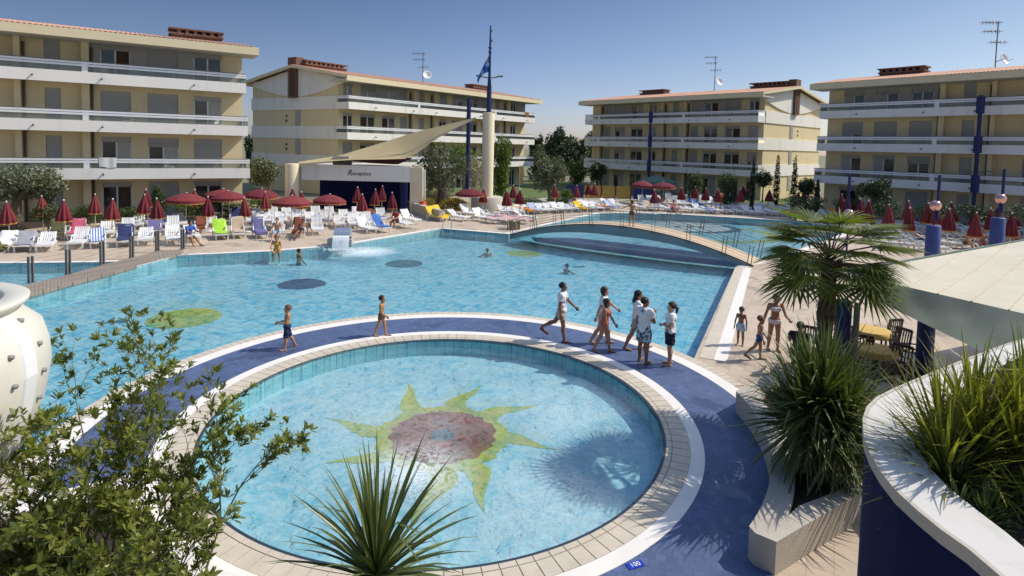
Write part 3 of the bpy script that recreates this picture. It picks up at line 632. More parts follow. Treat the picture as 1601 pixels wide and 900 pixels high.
# ---------------------------------------------------------------- apartment buildings
def v3(p, z=0): return Vector((p[0], p[1], z))
MODULE = [('Y', 1.35), ('D', 1.75), ('Y', 0.95), ('S', 1.8), ('Y', 0.95), ('D', 1.65), ('Y', 0.55), ('P', 0.4), ('Y', 1.1), ('N', 0.8), ('Y', 1.1), ('P', 0.3), ('Y', 0.35)]
MODULE2 = [('Y', 0.6), ('D', 1.2), ('Y', 0.9), ('D', 1.9), ('Y', 0.9), ('D', 1.8), ('Y', 0.7), ('N', 1.0), ('Y', 0.4), ('P', 0.35), ('Y', 1.0), ('N', 0.8), ('Y', 1.1), ('P', 0.3), ('Y', 0.4)]
def fastener(mb, *a): pass
M['curtain'] = pm('pale_curtain', (0.42, 0.40, 0.36), 0.9, 0.15, 4)
def building(label, A, U, L, W, Dp, module, gable=True, seed=1, chims=(), flip=1, zb=0.0):
    rr = random.Random(seed)
    U = Vector((U[0], U[1], 0)).normalized(); W = Vector((W[0], W[1], 0)).normalized(); A = Vector((A[0], A[1], 0)); Z = Vector((0, 0, 1))
    root = empty('apartment_building', tuple(A)); T(root, label, 'building')
    def P(u, v, z): return U*u+W*v+Z*z
    ax = (U, W, Z)
    def bx(mb, u0, u1, v0, v1, z0, z1, mi=0): mb.box(P((u0+u1)/2, (v0+v1)/2, (z0+z1)/2), (u1-u0, v1-v0, z1-z0), mi=mi, ax=ax)
    WV = 1.6; ZT = 11.38
    wall = MB(); us = []; u = 0.0; k = 0
    while u < L-0.5:
        for t, w_ in module:
            if u >= L-0.05: break
            u1 = min(L, u+w_)
            if t in 'DSN' and u1-u < w_-0.01: t = 'Y'
            us.append((t, u, u1)); u = u1
    meshes = {}
    def win_mesh(kind, w_):
        key = (kind, round(w_, 2))
        if key in meshes: return meshes[key]
        fr = MB(); pn = MB(); sh = MB(); zt = 2.36
        low = {'D0': 0.34, 'O0': 0.34, 'D1': 0.62, 'D2': 1.2, 'S': zt-0.02, 'N': zt-0.02}[kind]
        def b2(mb, u0, u1, v0, v1, z0, z1, mi=0): mb.box(P((u0+u1)/2, (v0+v1)/2, (z0+z1)/2), (u1-u0, v1-v0, z1-z0), mi=mi, ax=ax)
        zz = zt-low
        if zz > 0.1:
            for a, b in ((0.0, 0.07), (w_-0.07, w_), (w_/2-0.05, w_/2+0.05)): b2(fr, a, b, 0.05, 0.12, 0.06, zz)
            b2(fr, 0.07, w_-0.07, 0.055, 0.115, 0.0, 0.07)
            b2(pn, 0.07 if kind != 'O0' else w_/2+0.05, w_-0.07, 0.09, 0.10, 0.07, zz)
        nsl = max(3, int(low/0.11)); b2(sh, 0.0, w_, 0.03, 0.14, zt-0.24, zt)
        for i in range(nsl):
            z1 = zt-0.24-i*(low-0.24)/nsl; b2(sh, 0.01, w_-0.01, 0.055, 0.085, z1-(low-0.24)/nsl*0.86, z1)
        if kind in 'SN': b2(sh, 0.02, w_-0.02, 0.09, 0.10, 0.0, zt-0.2)
        cu = MB()
        if zz > 0.8 and kind != 'O0':
            for i in range(9):
                q0, q1 = 0.08+(w_*0.46-0.08)*i/9, 0.08+(w_*0.46-0.08)*(i+1)/9; b2(cu, q0, q1, 0.082+0.003*(i % 2), 0.086+0.003*(i % 2), 0.08, zz)
        meshes[key+('c',)] = cu.mesh('curtain', M['curtain']) if cu.v else None
        meshes[key] = (fr.mesh('frame', M['frame']) if fr.v else None, pn.mesh('pane', M['glass']) if pn.v else None, sh.mesh('shutter', M['alu'])); return meshes[key]
    nwin = 0
    for f in range(4):
        z = 3.0*f+zb
        for t, a, b in us:
            mi = 0
            if f == 3 and t == 'Y' and 2.2 < (a % 13.0) < 8.5: mi = 1
            if t == 'Y': bx(wall, a, b, WV, WV+0.3, z, min(z+3.0, ZT), mi)
            elif t == 'P': bx(wall, a, b, WV-0.55, WV+0.3, z, min(z+3.0, ZT), 0)
            else:
                bx(wall, a, b, WV, WV+0.3, z+2.37, min(z+3.0, ZT), 1 if f == 3 else 0); bx(wall, a, b, WV+0.22, WV+0.3, z, z+2.37, 2)  # dark backing paints the unlit room behind each opening
                kind = t if t in 'SN' else rr.choice(['D0', 'D0', 'O0', 'O0', 'D1', 'D2', 'S'])
                if t == 'S': kind = rr.choice(['S', 'S', 'D0', 'D1'])
                fr, pn, sh = win_mesh(kind, b-a); nwin += 1
                if nwin <= 96:
                    base = fr or sh
                    wo_ = link('window' if fr else 'shuttered_window', base, root, tuple(P(a, WV+0.02, z)))
                    if fr:
                        link('pane', pn, wo_); link('shutter', sh, wo_); cm_ = meshes.get((kind, round(b-a, 2), 'c'))
                        if cm_ and rr.random() < 0.45: link('curtain', cm_, wo_)
    # gable ends and rest of the shell
    for ue, sg in ((0.0, -1), (L, 1)):
        bx(wall, ue-(0.0 if sg < 0 else 0.3), ue+(0.3 if sg < 0 else 0.0), WV+0.3, Dp-0.2, zb, ZT-0.05)
    bx(wall, 0.3, L-0.3, Dp-0.5, Dp-0.2, zb, ZT-0.06)
    wall.build('wall', [M['render_y'], M['greywall'], M['shadefill']], root)
    # pipes
    for t, a, b in us:
        if t == 'P': MB().tube([P(a-0.12, WV-0.16, zb), P(a-0.12, WV-0.16, ZT-0.3)], 0.08, 6).build('drain_pipe', M['drain'], root)
    # balconies: one part per storey, rail and glass as its sub-parts
    for f in (1, 2, 3):
        z = 3.0*f+zb; mb = MB(); jut = 0.12*(3-f)
        bx(mb, -0.05-jut, L+0.05, 0.0, 0.16, z-0.34, z+0.36)
        bx(mb, -0.05-jut, 0.12-jut, 0.16, WV+0.2, z-0.34, z+0.36); bx(mb, L-0.12, L+0.05, 0.16, WV+0.2, z-0.34, z+0.36)
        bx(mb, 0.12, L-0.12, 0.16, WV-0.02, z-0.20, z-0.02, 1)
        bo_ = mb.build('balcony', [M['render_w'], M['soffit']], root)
        r = MB()
        bx(r, -0.05-jut, L+0.05, 0.0, 0.11, z+0.86, z+0.97); bx(r, -0.05-jut, 0.05-jut, 0.11, WV, z+0.86, z+0.97); bx(r, -0.05-jut, L+0.05, 0.01, 0.10, z+0.70, z+0.82); bx(r, -0.05-jut, 0.05-jut, 0.10, WV, z+0.70, z+0.82)
        uu = 0.0
        while uu <= L:
            bx(r, uu, uu+0.07, 0.115, 0.17, z+0.36, z+0.86); uu += 2.15
        for uu in np.arange(9.0, L, 13.0): bx(r, uu, uu+0.3, 0.02, 0.18, z+0.365, z+1.0)
        ro = r.build('railing', M['rail'], bo_)
        g = MB(); bx(g, -0.04-jut, L+0.04, 0.06, 0.075, z+0.37, z+0.70); bx(g, -0.04-jut, -0.02-jut, 0.11, WV, z+0.37, z+0.70); g.build('glass_panel', M['railglass'], bo_)
        d = MB(); bx(d, -0.06-jut, L+0.06, 0.0, 0.12, z+0.985, z+1.03); d.build('handrail', M['darksteel'], bo_)
        uu = 3.2
        while uu < L:
            MB().tube([P(uu, 0.02, z+0.02), P(uu-0.02, -0.22, z-0.06)], 0.045, 6).build('spout', M['drain'], bo_); uu += 5.1 if int(uu) % 2 else 3.4
    # roof
    zr = (13.3 if gable else 13.0)+zb; ov = 0.55; mb = MB(); ze = ZT+0.50+zb
    nn = int((L+1.4)/0.13)
    for side in (0, 1):
        va, vb = (-ov, Dp/2) if side == 0 else (Dp+ov*0.4, Dp/2)
        i0 = len(mb.v)
        for i in range(nn+1):
            u = -0.7+(L+1.4)*i/nn; dz = 0.05*(i % 2)
            mb.v.append(tuple(P(u, va, ze+dz))); mb.v.append(tuple(P(u, vb, zr+dz)))
        for i in range(nn): q = i0+2*i; mb.f.append((q, q+2, q+3, q+1)); mb.m.append(0)
    mb.build('roof', M['rooftile'], root)
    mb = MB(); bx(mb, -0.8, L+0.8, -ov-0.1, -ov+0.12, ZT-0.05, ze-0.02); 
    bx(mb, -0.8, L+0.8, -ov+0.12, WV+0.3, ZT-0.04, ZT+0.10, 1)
    bx(mb, -0.8, L+0.8, Dp+0.05, Dp+0.25, ZT-0.05, ze-0.02)
    for ue in (-0.8, L+0.56):
        for va, vb in ((-ov, Dp/2), (Dp+0.2, Dp/2)):
            a0, a1 = P(ue, va, ze-0.30), P(ue, vb, zr-0.32); b0, b1 = P(ue, va, ze-0.02), P(ue, vb, zr-0.02); e = U*0.24
            mb.quad(a0, a1, b1, b0); mb.quad(a0+e, b0+e, b1+e, a1+e); mb.quad(a0, b0, b0+e, a0+e); mb.quad(a0, a0+e, a1+e, a1); mb.quad(b0, b1, b1+e, b0+e)
    mb.build('fascia', [M['fascia'], M['soffit']], root)
    # gable: triangle panel with scalloped lower edge, plus bands
    if gable:
        gb = MB(); ns = 24
        for i in range(ns):
            s0, s1 = i/ns, (i+1)/ns; q = []
            for s in (s0, s1):
                v = 0.2+(Dp-0.4)*s; top = ze-0.32+(zr-ze)*(1-abs(2*v/Dp-1)); bot = 9.99+1.45*abs(2*s-1)**1.6+zb
                q.append((v, bot, max(top, bot+0.02)))
            (va, ba, ta), (vb, bb, tb) = q
            gb.quad(P(-0.14, va, ba), P(-0.14, va, ta), P(-0.14, vb, tb), P(-0.14, vb, bb)); gb.quad(P(-0.14, va, ba), P(-0.14, vb, bb), P(0.0, vb, bb), P(0.0, va, ba))
        for i in range(ns):
            s0, s1 = i/ns, (i+1)/ns; v0, v1 = 0.2+(Dp-0.4)*s0, 0.2+(Dp-0.4)*s1
            t0 = ze-0.34+(zr-ze)*(1-abs(2*v0/Dp-1)); t1 = ze-0.34+(zr-ze)*(1-abs(2*v1/Dp-1))
            gb.quad(P(0.02, v0, ZT-0.1), P(0.02, v0, t0), P(0.02, v1, t1), P(0.02, v1, ZT-0.1), 0)
        gb.build('gable_panel', M['render_w'], root)
        gb = MB()
        for f in (1, 2, 3): bx(gb, -0.10, 0.0, WV+0.21, Dp-0.1, 3*f-0.34+zb, 3*f+0.97+zb)
        gb.build('gable_band', M['render_w'], root)
        for f in (0, 1, 2):
            sh = MB(); bx(sh, -0.05, 0.0, Dp*0.50-0.55, Dp*0.50+0.25, 3*f+0.98+zb if f else 0.9, 3*f+2.64+zb)
            for i in range(14): bx(sh, -0.062, -0.05, Dp*0.50-0.53, Dp*0.50+0.23, (3*f+1.0 if f else 0.92)+i*0.115, (3*f+1.09 if f else 1.0)+i*0.115)
            sh.build('shutter', M['alu'], root)
            vt = MB()
            for dz in (0.0, 0.5): bx(vt, -0.03, 0.0, Dp*0.50+1.6, Dp*0.50+1.85, 3*f+1.4+dz+zb, 3*f+1.65+dz+zb)
            vt.build('vent', M['shadefill'], root)
        st = MB(); bx(st, -0.42, 0.5, Dp/2-0.35, Dp/2+0.95, 9.9+zb, 14.1+zb)
        so_ = st.build('chimney_stack', M['brick'], root)
        bx2 = MB(); bx(bx2, -0.45, -0.42, Dp/2-0.1, Dp/2+0.62, 10.1+zb, 12.7+zb); bx2.build('recess_shade_panel', M['shadefill'], so_)  # flat dark panel paints the shade of a chimney recess
    for (u0, u1) in chims:
        ch = MB(); h0 = zr-0.5; h1 = zr+0.12
        bx(ch, u0, u1, Dp/2-0.65, Dp/2+0.65, h0, h1); bx(ch, u0-0.12, u1+0.12, Dp/2-0.77, Dp/2+0.77, h1, h1+0.12)
        uu = u0
        while uu < u1-0.2: bx(ch, uu, uu+0.26, Dp/2-0.74, Dp/2+0.74, h1+0.12, h1+0.38); uu += 0.55
        bx(ch, u0-0.15, u1+0.15, Dp/2-0.8, Dp/2+0.8, h1+0.38, h1+0.50)
        ch.build('chimney', M['brick'], root)
    return root, P, A
b1, P_1, A_1 = building('yellow four storey apartment block with white balconies at far left of the pool', (-19.0, 41.2), (-.842, -.539), 27, (-.539, .842), 12.5, MODULE, False, 3, [(0.9, 4.3), (15, 19)])
b2, P_2, A_2 = building('yellow apartment block behind the reception, gable end with brick chimney facing left', (-16.15, 57.1), (.627, .779), 30.5, (-.852, .523), 15.5, MODULE2, True, 5, [(0.5, 5.5), (26.3, 30.0)])
b3, P_3, A_3 = building('yellow apartment block in shade at centre right with sunlit gable at its right end', (26.6, 63.4), (-.671, .741), 24.6, (.741, .671), 18.0, MODULE2, True, 8, [(0.5, 5.0), (17.5, 21.5)])
b4, P_4, A_4 = building('apartment block in shade at the right edge of the photo', (28.7, 54.5), (.605, -.796), 26, (.796, .605), 13.0, MODULE, False, 11, [(2.6, 6.2)])
rail_towels = [(P_1, A_1, 7.6, 1, 'white', 'left block, lowest balcony'), (P_2, A_2, 28.2, 3, 'brown', 'block behind the reception, top balcony')]
TC = {'blue': (0.08, 0.16, 0.40), 'white': (0.7, 0.7, 0.68), 'grey': (0.3, 0.3, 0.32), 'brown': (0.25, 0.12, 0.05), 'red': (0.40, 0.05, 0.05), 'orange': (0.55, 0.25, 0.06), 'yellow': (0.6, 0.48, 0.12)}
for P_, A_, u, f, c_, where in rail_towels:
    mb = MB(); z1 = 3*f+1.04; n = 8
    for i in range(n):
        a0, a1 = u+0.9*i/n, u+0.9*(i+1)/n; w0, w1 = -0.03-0.012*sin(i*1.3), -0.03-0.012*sin((i+1)*1.3); zl = z1-0.62-0.05*sin(i*.7)
        mb.quad(P_(a0, w0, zl), P_(a1, w1, zl), P_(a1, w1, z1), P_(a0, w0, z1)); mb.quad(P_(a0, w0, z1), P_(a1, w1, z1), P_(a1, 0.14, z1), P_(a0, 0.14, z1))
    o = mb.build('drying_towel', pm(c_+'_drying_towel', TC[c_], 0.9, 0.15, 6), None, False, tuple(A_)); T(o, c_+' towel hanging over the rail of the '+where, 'towel', 'towels drying on balcony rails')
def balcony_chair(P_, A_, u, f, rz, where):
    root = empty('balcony_chair', tuple(A_+P_(u, 0.8, 3*f)), rz); T(root, 'white plastic chair on the '+where, 'chair', 'white balcony chairs')
    MB().box((0, 0, 0.43), (0.46, 0.44, 0.03)).build('seat', M['plastic'], root); MB().box((0, 0.22, 0.66), (0.44, 0.03, 0.44)).box((-.23, 0, .64), (.03, .42, .03)).box((.23, 0, .64), (.03, .42, .03)).build('backrest', M['plastic'], root)
    for sx in (-.2, .2):
        for sy in (-.19, .19): MB().bar((sx*1.1, sy*1.1, 0), (sx, sy, 0.43), 0.04).build('leg', M['plastic'], root)
for P_, A_, u, f, w_ in ((P_1, A_1, 1.6, 2, 'second balcony of the left block near its right end'), (P_1, A_1, 7.0, 2, 'second balcony of the left block before the middle window'), (P_1, A_1, 8.3, 3, 'top balcony of the left block'), (P_1, A_1, 4.6, 1, 'lowest balcony of the left block')):
    balcony_chair(P_, A_, u, f, random.uniform(0, 6), w_)
# antennas and dishes on the roofs
def antenna(x, ybase, ytop, Y, label, dish=True, side=1):
    a = D(x, ybase, Y); top = D(x, ytop, Y).z; root = empty('roof_antenna', tuple(a)); T(root, label, 'antenna'); h = top-a.z
    mb = MB(); mb.tube([(0, 0, -0.8), (0, 0, h)], 0.045, 6); mb.build('mast', M['darksteel'], root)
    for z, L, n, dx in ((h-0.15, 1.5, 6, -0.6), (h-0.9, 1.3, 5, -0.5), (h-1.8, 1.2, 4, 0.1)):
        mb = MB(); mb.tube([(dx-L/2, 0, z), (dx+L/2, 0, z+0.1)], 0.028, 5)
        for i in range(n):
            xx = dx-L/2+L*i/(n-1); mb.tube([(xx, -0.35, z+0.03), (xx, 0.35, z+0.03)], 0.018, 4); mb.tube([(xx, 0, z-0.18), (xx, 0, z+0.22)], 0.016, 4)
        mb.build('aerial', M['darksteel'], root)
    if dish:
        r = 0.55; mb = MB(); mb.lathe([(0.02, -0.12), (0.25, -0.09), (0.45, -0.02), (r, 0.06), (r-0.03, 0.07), (0.43, 0.0), (0.02, -0.09)], n=20)
        o = mb.build('dish', M['rail'], root, True); o.location = (0.55*side, -0.2, 0.55); o.rotation_euler = (radians(70), 0, radians(25*side))
        MB().tube([(0.0, 0, 0.3), (0.5*side, -0.2, 0.5)], 0.03, 5).tube([(0.5*side, -0.25, 0.2), (0.8*side, -0.8, 0.45)], 0.02, 5).build('dish_arm', M['darksteel'], root)
antenna(661, 124, 82, 72, 'tv antenna with small dish on the roof of the block behind the reception')
antenna(1117, 134, 88, 76, 'tv antenna with dish on the roof of the centre right block')
antenna(1556, 102, 33, 50, 'tall tv antenna with dish on the roof at far right', True, 1)

# ---------------------------------------------------------------- reception pavilion
root = empty('reception_pavilion', (-12, 45, 0)); T(root, 'low white reception pavilion with navy back wall and a dark name on its fascia', 'pavilion')
def rb(name, mat, *boxes, parent=None):
    mb = MB()
    for c, s in boxes: mb.box(c, s)
    return mb.build(name, mat, parent or root)
xl, xr = -16.4+12, -7.9+12
fa = rb('fascia', M['render_w'], (((xl+xr)/2, 0.15, 3.0), (xr-xl, 0.3, 1.22)))
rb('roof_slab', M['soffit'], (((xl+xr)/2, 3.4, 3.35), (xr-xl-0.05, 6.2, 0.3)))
rb('back_wall', M['bluewall'], (((xl+xr)/2+0.2, 2.0, 1.28), (xr-xl-1.2, 0.2, 2.56)))
mb = MB(); mb.box((xr-0.75, 1.1, 1.2), (0.12, 2.1, 2.39), 0.45); mb.build('angled_panel', pm('mid_blue_panel', (0.03, 0.05, 0.20), 0.6, 0.15, 2), root)
rb('pillar', M['cream'], ((xr+0.45, 0.4, 1.77), (0.95, 0.9, 3.54)))
rb('white_post', M['frame'], ((xr+1.06, 0.2, 1.7), (0.16, 0.16, 3.4)))
mb = MB(); c = D(457, 300, 44.6); mb.lathe([(0.52, 0), (0.52, 3.58), (0.49, 3.64), (0.0, 3.65)], (c.x+12, c.y-45, 0), 28); mb.build('round_column', M['cream'], root, True)
rb('roof_unit', M['greywall'], ((xl+2.6, 2.0, 3.88), (1.3, 0.9, 0.75)), ((xl+2.3, 1.52, 3.88), (0.5, 0.06, 0.5)))
dk = pm('dark_sign_letters', (0.06, 0.055, 0.05), 0.6, 0.1, 5)
pc = D(562, 271, 44.9); text('sign_letters', 'eception', 0.42, dk, fa, (pc.x+12+0.14, -0.012, pc.z-0.02), (pi/2, 0, 0), 0.15)
text('sign_initial', 'R', 0.62, dk, fa, (pc.x+12-0.80, -0.012, pc.z+0.02), (pi/2, 0, 0), 0.25)
# sail
def sailsurf(name, upper, lower, yu, yl, mat, ns=30, nv=10, sag=0.25):
    def interp(pts, s):
        L = [0]
        for a, b in zip(pts, pts[1:]): L.append(L[-1]+hypot(b[0]-a[0], b[1]-a[1]))
        s *= L[-1]
        for i in range(len(pts)-1):
            if s <= L[i+1]+1e-6: k = (s-L[i])/(L[i+1]-L[i]); return pts[i][0]+(pts[i+1][0]-pts[i][0])*k, pts[i][1]+(pts[i+1][1]-pts[i][1])*k
        return pts[-1]
    mb = MB()
    for i in range(ns+1):
        s = i/ns; a = D(*interp(upper, s), yu(s)); b = D(*interp(lower, s), yl(s))
        for j in range(nv+1):
            t = j/nv; p = a.lerp(b, t); p.z -= sag*sin(pi*t)*sin(pi*s); mb.v.append(tuple(p))
    for i in range(ns):
        for j in range(nv): q = i*(nv+1)+j; mb.f.append((q, q+1, q+nv+2, q+nv+1)); mb.m.append(0)
    return mb.build(name, mat, None, True, recenter=True)
o = sailsurf('shade_sail', [(466, 253), (530, 243), (590, 225), (650, 206), (700, 194), (744, 183)], [(466, 256), (510, 252), (555, 249.5), (600, 249), (633, 248), (654, 238), (682, 217), (712, 201), (744, 186)], lambda s: 44.6+3.4*s+4*sin(pi*s), lambda s: 44.6+3.4*s-1.5*sin(pi*s), M['sail'])
T(o, 'beige triangular shade sail stretched from the tall column over the reception roof', 'shade sail')
o = sailsurf('maroon_shade_sail', [(548, 249.5), (590, 246), (645, 246)], [(552, 251.5), (575, 254.5), (600, 256), (622, 257), (645, 247)], lambda s: 49.0, lambda s: 47.2, M['maroon'], 12, 5, 0.05)
T(o, 'dark maroon shade sail under the beige sail above the reception roof', 'shade sail')
# tall round column with mast, lamp arms and flag
c = D(761, 320, 48.0); root = empty('mast_column', (c.x, c.y, 0)); T(root, 'tall cream round column on a grey drum with a blue mast on top', 'column')
MB().lathe([(1.32, 0), (1.32, 1.12), (1.26, 1.17), (0.0, 1.18)], n=36).build('drum', M['concrete'], root, True)
MB().lathe([(0.49, 1.15), (0.49, 8.05), (0.46, 8.1), (0.0, 8.11)], n=30).build('shaft', M['cream'], root, True)
MB().tube([(0, 0, 8.0), (0, 0, 9.8), (0, 0, 11.1), (0, 0, 13.2), (0, 0, 15.2)], [0.2, 0.2, 0.11, 0.09, 0.05], 10).build('mast', M['bluepaint'], root)
for s in (-1, 1):
    o = MB().tube([(0, 0, 10.95), (0.5*s, 0, 11.0), (1.1*s, 0, 11.15)], 0.05, 6).box((0.85*s, 0, 11.08), (0.5, 0.2, 0.10)).build('lamp_arm', M['darksteel'], root)
for z in (13.05, 13.4): MB().ball((0, 0, z), 0.14, 10).build('finial', M['bluepaint'], root)
MB().ball((0.1, 0, 14.0), 0.13, 8).ball((0.08, 0, 14.8), 0.1, 8).build('wind_gauge', M['darksteel'], root)
MB().tube([(-0.2, -0.1, 7.95), (-0.75, -0.3, 7.7)], 0.04, 5).build('sail_cable', M['darksteel'], root)
def flagmat():
    m, t, _, _ = nt('blue_white_flag'); v = pos(t, obj=True); n = noise(t, v, 2.6, 2)
    c_ = ramp(t, n, [(0.50, (0.03, 0.12, 0.50)), (0.58, (0.08, 0.22, 0.65)), (0.64, (0.5, 0.6, 0.8))]); principled(t, c_, 0.8); return m
mb = MB(); nu, nv = 14, 12
for i in range(nu+1):
    for j in range(nv+1):
        s, t = i/nu, j/nv; x = -0.08-0.75*s+0.05*sin(9*t+4*s); z = -1.35*t-0.95*s*s-0.1*s*(1-t); y = 0.16*sin(11*s+2*t)*(0.4+s*0.6); mb.v.append((1.15*x*(0.35+0.65*min(1, t*1.6+0.2)), y, z+0.1))
for i in range(nu):
    for j in range(nv): q = i*(nv+1)+j; mb.f.append((q, q+1, q+nv+2, q+nv+1)); mb.m.append(0)
o = mb.build('flag', flagmat(), None, True, (c.x, c.y, 12.65)); T(o, 'limp blue flag with white marks hanging from the mast on the tall column', 'flag')
# dark blue lamp posts
def bluepost(x, Y, ztop, r, label, arms=True):
    a = D(x, 250, Y); root = empty('lamp_post', (a.x, a.y, 0)); T(root, label, 'lamp post')
    MB().tube([(0, 0, 0), (0, 0, ztop)], r*(0.5 if r > 0.2 else 1), 12).build('pole', M['bluepaint'], root)
    for k in range(1, 4 if r > 0.2 else 1): MB().lathe([(0.02, 0), (r, 0.02), (r, 1.3), (0.02, 1.33)], (0, 0, 3*k-0.3), 12).build('collar', M['bluepaint'], root)
    if arms:
        for s in (-1, 1): MB().tube([(0, 0, ztop*0.42), (1.1*s, 0, ztop*0.42+0.14)], 0.05, 6).box((1.0*s, 0, ztop*0.42+0.13), (0.5, 0.2, 0.08)).build('lamp_arm', M['darksteel'], root)
bluepost(731.5, 52, 9.5, 0.19, 'dark blue lamp post standing just left of the tall cream column', False)
bluepost(1015, 71.5, 10.1, 0.26, 'dark blue lamp post in front of the centre right apartment block', False)
bluepost(1527, 44.2, 10.1, 0.27, 'dark blue lamp post in front of the far right apartment block')
bluepost(1330, 40.0, 3.1+0.9, 0.09, 'thin blue pole behind the palm crown left of the blue cylinders', False)

# ---------------------------------------------------------------- vegetation
LM = {
 'olive': leafmat('olive_leaves', (0.055, 0.066, 0.036), (0.20, 0.22, 0.135), 0.5, 0.2),
 'green': leafmat('fresh_green_leaves', (0.035, 0.07, 0.012), (0.18, 0.24, 0.04), 0.45, 0.35),
 'dark': leafmat('dark_evergreen_leaves', (0.012, 0.026, 0.010), (0.05, 0.085, 0.03), 0.5, 0.2),
 'cyp': leafmat('cypress_leaves', (0.010, 0.020, 0.009), (0.035, 0.055, 0.022), 0.6, 0.1),
 'hedge': leafmat('hedge_leaves', (0.022, 0.045, 0.014), (0.10, 0.13, 0.045), 0.5, 0.25),
 'shrub': leafmat('glossy_shrub_leaves', (0.045, 0.072, 0.016), (0.27, 0.28, 0.06), 0.34, 0.38),
 'yucca': leafmat('yucca_leaves', (0.04, 0.062, 0.022), (0.19, 0.22, 0.075), 0.38, 0.2),
 'palm': leafmat('palm_leaves', (0.04, 0.065, 0.016), (0.22, 0.24, 0.05), 0.4, 0.3),
 'fanpalm': leafmat('yellow_green_palm_leaves', (0.07, 0.09, 0.016), (0.34, 0.32, 0.055), 0.4, 0.32),
 'flower': leafmat('pink_white_flowers', (0.10, 0.10, 0.05), (0.55, 0.42, 0.42), 0.6, 0.3),
 'gold': leafmat('yellow_flower_bed', (0.08, 0.08, 0.02), (0.45, 0.30, 0.04), 0.6, 0.3),
}
def fast_mesh(name, verts, faces_n, nper, mat):
    """verts (N*nper,3) numpy; each island one n-gon of nper verts"""
    me = bpy.data.meshes.new(name); nv = len(verts); nf = nv//nper
    me.vertices.add(nv); me.vertices.foreach_set('co', verts.astype(np.float32).ravel())
    me.loops.add(nv); me.loops.foreach_set('vertex_index', np.arange(nv, dtype=np.int32))
    me.polygons.add(nf); me.polygons.foreach_set('loop_start', np.arange(0, nv, nper, dtype=np.int32)); me.polygons.foreach_set('loop_total', np.full(nf, nper, dtype=np.int32))
    me.update(calc_edges=True); me.materials.append(mat); return me
def leaf_cloud(name, blobs, n, size, mat, parent, aspect=0.45, shell=0.55, up=0.2, loc=(0, 0, 0)):
    blobs = np.array(blobs, float); vol = blobs[:, 3]*blobs[:, 4]*blobs[:, 5]; pr = vol**0.75; pr /= pr.sum()
    ix = rng.choice(len(blobs), n, p=pr); d = rng.normal(size=(n, 3)); d /= np.linalg.norm(d, axis=1, keepdims=True)
    r = shell+(1-shell)*rng.random(n)**0.6; r *= 1+0.18*rng.normal(size=n)*0.6
    b = blobs[ix]; p = b[:, :3]+d*b[:, 3:6]*r[:, None]
    nrm = d*0.6+rng.normal(size=(n, 3))*0.7; nrm[:, 2] += up; nrm /= np.linalg.norm(nrm, axis=1, keepdims=True)
    t = np.cross(nrm, rng.normal(size=(n, 3))); t /= np.linalg.norm(t, axis=1, keepdims=True); s = np.cross(nrm, t)
    L = size*(0.6+0.8*rng.random(n))[:, None]
    v = np.stack([p-t*L*0.5, p+s*L*aspect*0.5-t*L*0.05, p+t*L*0.5, p-s*L*aspect*0.5-t*L*0.05], 1).reshape(-1, 3)
    return link(name, fast_mesh(name, v, None, 4, mat), parent, loc)
def tree(name, label, box, Y, kind, n, leaf, trunk=None, nb=9, cat='tree', group=None, base=0.0, trunk_r=None, squash=1.0, shape='round'):
    x0, y0, x1, y1 = box; c = D((x0+x1)/2, (y0+y1)/2, Y); sc = Y/905.0; rx = (x1-x0)/2*sc; rz = (y1-y0)/2*sc
    root = empty(name, (c.x, c.y, base)); T(root, label, cat, group)
    cz = c.z-base; bl = []; r_ = random.Random(int(x0*7+y0*13+Y))
    if shape == 'column':
        for k in range(8):
            f = k/7; rr = rx*(0.55+0.5*sin(pi*(0.15+0.75*(1-f))))*(1-0.45*f); bl.append((r_.uniform(-.1, .1)*rx, r_.uniform(-.1, .1)*rx, cz-rz+2*rz*f*0.95, rr*0.85, rr*0.85, rz*0.26))
    elif shape == 'ball': bl = [(0, 0, cz, rx*0.95, rx*0.95, rz*0.95)]+[(rx*0.5*cos(a), rx*0.5*sin(a), cz+rz*0.2*sin(3*a), rx*0.5, rx*0.5, rz*0.55) for a in (0.3, 1.7, 3.0, 4.4, 5.5)]
    else:
        for k in range(nb):
            a = r_.uniform(0, 2*pi); q = r_.uniform(0.2, 0.68); h = r_.uniform(-0.62, 0.62); ww = sqrt(max(0.15, 1-h*h))
            s = r_.uniform(0.28, 0.5); bl.append((rx*q*ww*cos(a), rx*q*ww*sin(a), cz+rz*h, rx*s, rx*s, rz*s*squash*1.05))
        bl.append((0, 0, cz, rx*0.55, rx*0.55, rz*0.6))
    leaf_cloud('crown', bl, n, leaf, LM[kind], root)
    if trunk is not False:
        tr = trunk_r or max(0.08, rx*0.11); mb = MB(); bend = r_.uniform(-.15, .15)*rx
        zf = max(0.3, cz-rz*0.7); mb.tube([(0, 0, -0.05), (bend*0.3, 0, zf*0.5), (bend, 0, zf)], [tr*1.25, tr, tr*0.8], 8)
        for b in bl[:7]: mb.tube([(bend, 0, zf*0.9), ((bend+b[0])/2+0.05*rx, b[1]/2, (zf+b[2])/2), (b[0], b[1], b[2])], [tr*0.6, tr*0.4, tr*0.15], 6)
        mb.build('trunk', M['bark'], root)
    return root
tree('olive_tree', 'broad grey green olive tree at the far left edge in front of the first block', (-40, 247, 90, 318), 32, 'olive', 5200, 0.19, nb=12)
tree('olive_tree', 'grey green olive tree between the left block and the reception', (386, 238, 452, 300), 51, 'olive', 3200, 0.24)
tree('olive_tree', 'grey green olive tree on the planted mound right of the reception', (640, 222, 738, 306), 47.5, 'olive', 5200, 0.2, nb=13)
tree('poplar_tree', 'bright green upright tree behind the tall cream column', (764, 210, 808, 318), 56, 'green', 3800, 0.24, nb=12)
